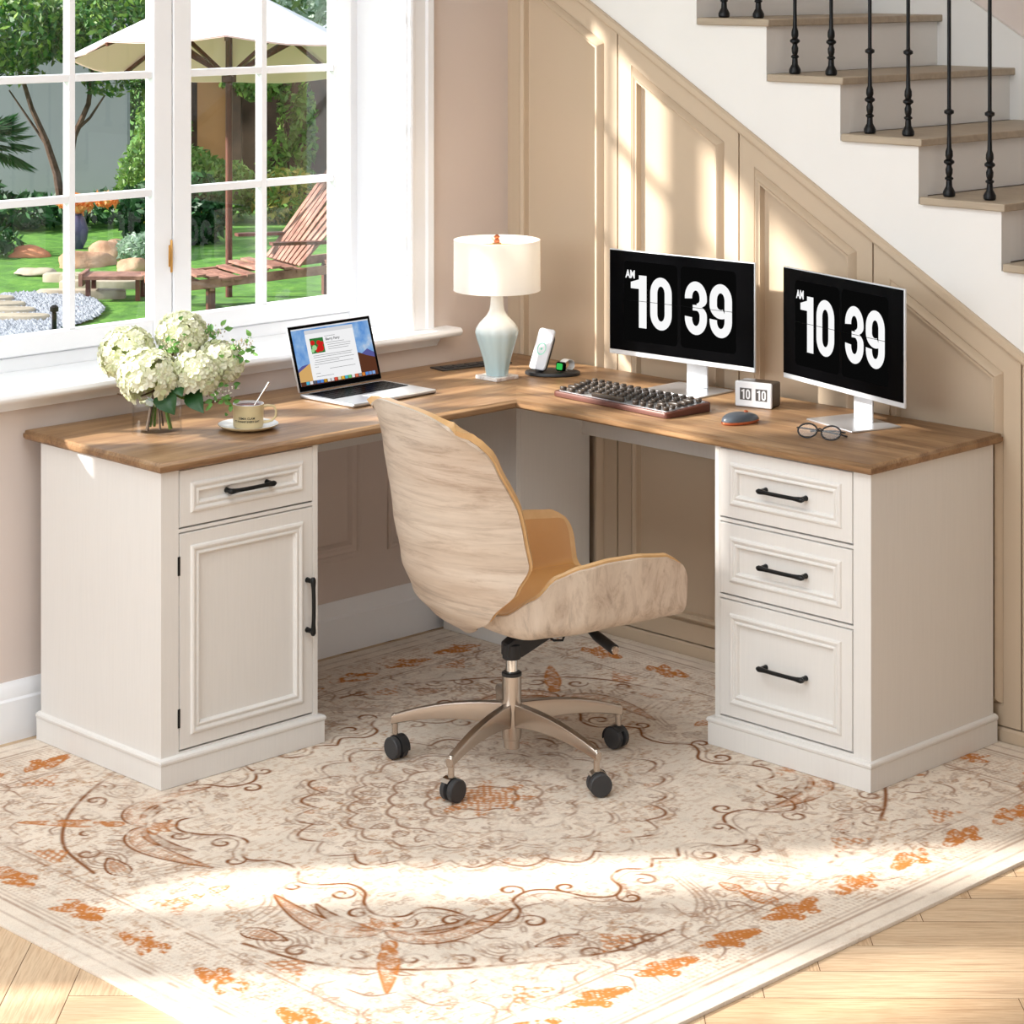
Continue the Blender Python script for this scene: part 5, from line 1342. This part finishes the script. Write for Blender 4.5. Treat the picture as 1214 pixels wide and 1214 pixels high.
for k in range(8):
    a = 2 * PI * k / 8; e = (Rr * math.cos(a), Rr * math.sin(a), zr - .03); rb_ = MB().beam((0, 0, za_ - .06), e, .02, .03).xf(TILT).build('rib', 'darkwood', pz, smooth=False)
    MB().beam((.03 * math.cos(a), .03 * math.sin(a), 1.80), (Rr * .52 * math.cos(a), Rr * .52 * math.sin(a), za_ - .06 - (za_ - zr - .03) * .52 - .02), .022, .03).xf(TILT).build('strut', 'darkwood', rb_, smooth=False)
MB().lathe([(.03, 1.74), (.06, 1.75), (.06, 1.84), (.03, 1.85)], 16).build('hub', 'darkwood', pz)
# lounge chair
lc = thing('garden_lounger', 'weathered red-brown slatted wooden lounge chair on the lawn', 'lounge chair', (-9.85, 7.0, GZ), A45 + .5)
m = MB()
for sy in (-.30, .30): m.beam((-.95, sy, .22), (.75, sy, .30), .035, .07)
for sx, z_ in ((-.62, .22), (.60, .28)): m.beam((sx, -.31, z_ - .02), (sx, .31, z_ - .02), .04, .05)
m.build('frame', 'chairwood', lc, bevel=.004)
for sx in (-.62, .60):
    for sy in (-.27, .27): MB().box(sx - .03, sx + .03, sy - .025, sy + .025, 0, .25).build('leg', 'darkwood', lc)
m = MB()
for k in range(11): x = -.93 + k * .105; zc_ = .265 + .04 * (x + .95) * 1.0 + (.03 * math.sin(k)); m.obox((x, 0, zc_), .038, .33, .009, (1, 0, .05), (0, 1, 0), (0, 0, 1))
m.build('seat_slats', 'chairwood', lc)
bk = MB()
for k in range(9):
    y = -.40 + k * .10; bk.beam((.10, y * .8, .33), (.70, y * 1.1, 1.08 - .02 * abs(k - 4)), .016, .060, up=(0, 1, 0))
bk.beam((.42, -.38, .66), (.42, .38, .66), .03, .05); bk.beam((.64, -.42, .94), (.64, .42, .94), .03, .05)
bk.build('backrest_slats', 'chairwood', lc)
for sy in (-.36, .36): MB().beam((-.15, sy, .52), (.62, sy, .50), .08, .025).build('armrest', 'darkwood', lc)
# second lounger part in view (footstool end at left)
st_ = thing('garden_footstool', 'low reddish wooden footrest at the left end of the lounge chair', 'footstool', (-10.95, 6.28, GZ), A45)
m = MB(); m.box(-.24, .24, -.16, .16, .17, .20); m.box(-.27, -.24, -.18, .18, .12, .22); m.build('rest_top', 'chairwood', st_)
for sx in (-.2, .2):
    for sy in (-.13, .13): MB().box(sx - .018, sx + .018, sy - .018, sy + .018, 0, .17).build('leg', 'darkwood', st_)
# pergola
pg = thing('pergola', 'dark timber pergola with ochre panels overgrown with climbers', 'pergola', (-16.5, 11.9, GZ), A45)
for sx in (-.62, -.05, .5, 1.0): MB().box(sx - .07, sx + .07, -.07, .07, 0, 1.7).build('post', 'pergola', pg)
MB().box(-.8, 1.4, -.09, .09, 1.7, 1.85).build('beam', 'pergola', pg); MB().box(-.50, -.14, .12, .16, 0, 1.6).build('panel', 'ochre', pg, smooth=False)
MB().box(-.8, 1.3, .5, .56, 0, 1.7).build('back_wall', 'pergola', pg, smooth=False)
t_ = thing('climbing_vine', 'green climber hanging down the pergola posts', 'vine', (-16.25, 12.0, GZ))
leaf_cloud([(0.0, 0, 1.35, .3, .3, .22), (.25, .2, .9, .13, .13, .5), (.38, .33, .8, .15, .15, .6), (-.25, -.25, 1.45, .25, .2, .15), (.1, .1, .4, .16, .16, .3)], 1900, .06, RS, .6).build('foliage', 'fol2', t_, smooth=False, fixn=False)
MB().tube([(.1, .1, 0), (.2, .15, .7), (.3, .25, 1.4)], .015, 6).build('stem', 'bark', t_)

# ------------------------------------------------------------------ light
d = Vector((1, 1.2, -.80)).normalized()
sun = bpy.data.lights.new('sun', 'SUN'); sun.energy = 12; sun.angle = math.radians(2.2); sun.color = (1, .965, .905)
so = bpy.data.objects.new('sun', sun); COL.objects.link(so); so.rotation_euler = d.to_track_quat('-Z', 'Y').to_euler(); so.location = (-5, -6, 6)
def area(name, loc, aim, sx, sy, e, col):
    l = bpy.data.lights.new(name, 'AREA'); l.shape = 'RECTANGLE'; l.size = sx; l.size_y = sy; l.energy = e; l.color = col
    o = bpy.data.objects.new(name, l); COL.objects.link(o); o.location = loc; o.rotation_euler = (Vector(aim) - Vector(loc)).to_track_quat('-Z', 'Y').to_euler(); return o
area('front_fill', (1.8, -6.3, 2.25), (1.2, 0, .5), 3.6, 1.2, 106, (.83, .925, 1))  # added soft fill before the solid front wall, no window there
area('side_fill', (6.4, -3.2, 1.8), (0, -1.2, .8), 3.0, 1.6, 20, (.88, .95, 1))  # added weak fill from the east side, that wall has no window
area('ceiling_fill', (1.9, -2.3, 2.95), (1.9, -2.0, 0), 3.0, 2.2, 80, (.85, .935, 1))  # added overhead fill, not a fixture of the room
lb = bpy.data.lights.new('lamp_glow', 'POINT'); lb.energy = 1.1; lb.color = (1, .86, .70); lb.shadow_soft_size = .03
lo = bpy.data.objects.new('lamp_glow', lb); COL.objects.link(lo); lo.location = (.274, -.351, TZ + .32)
w = bpy.data.worlds.new('world'); sc.world = w; w.use_nodes = True
bg = w.node_tree.nodes['Background']; bg.inputs[0].default_value = (.80, .90, 1.0, 1); bg.inputs[1].default_value = 1.3

# ------------------------------------------------------------------ camera
cam = bpy.data.cameras.new('camera'); co = bpy.data.objects.new('camera', cam); COL.objects.link(co)
cam.sensor_width = 36; cam.lens = 2824.485 / 1214 * 36; cam.shift_x = 0.0; cam.shift_y = -(607 + 44.484) / 1214
cam.clip_start = .05; cam.clip_end = 200
co.location = (5.02645, -4.98307, 1.919515)
yaw = .791903957
co.rotation_euler = (PI / 2, 0, yaw)
sc.camera = co
vs = sc.view_settings; vs.view_transform = 'Standard'; vs.look = 'None'; vs.exposure = 0; vs.gamma = 1; vs.use_curve_mapping = False
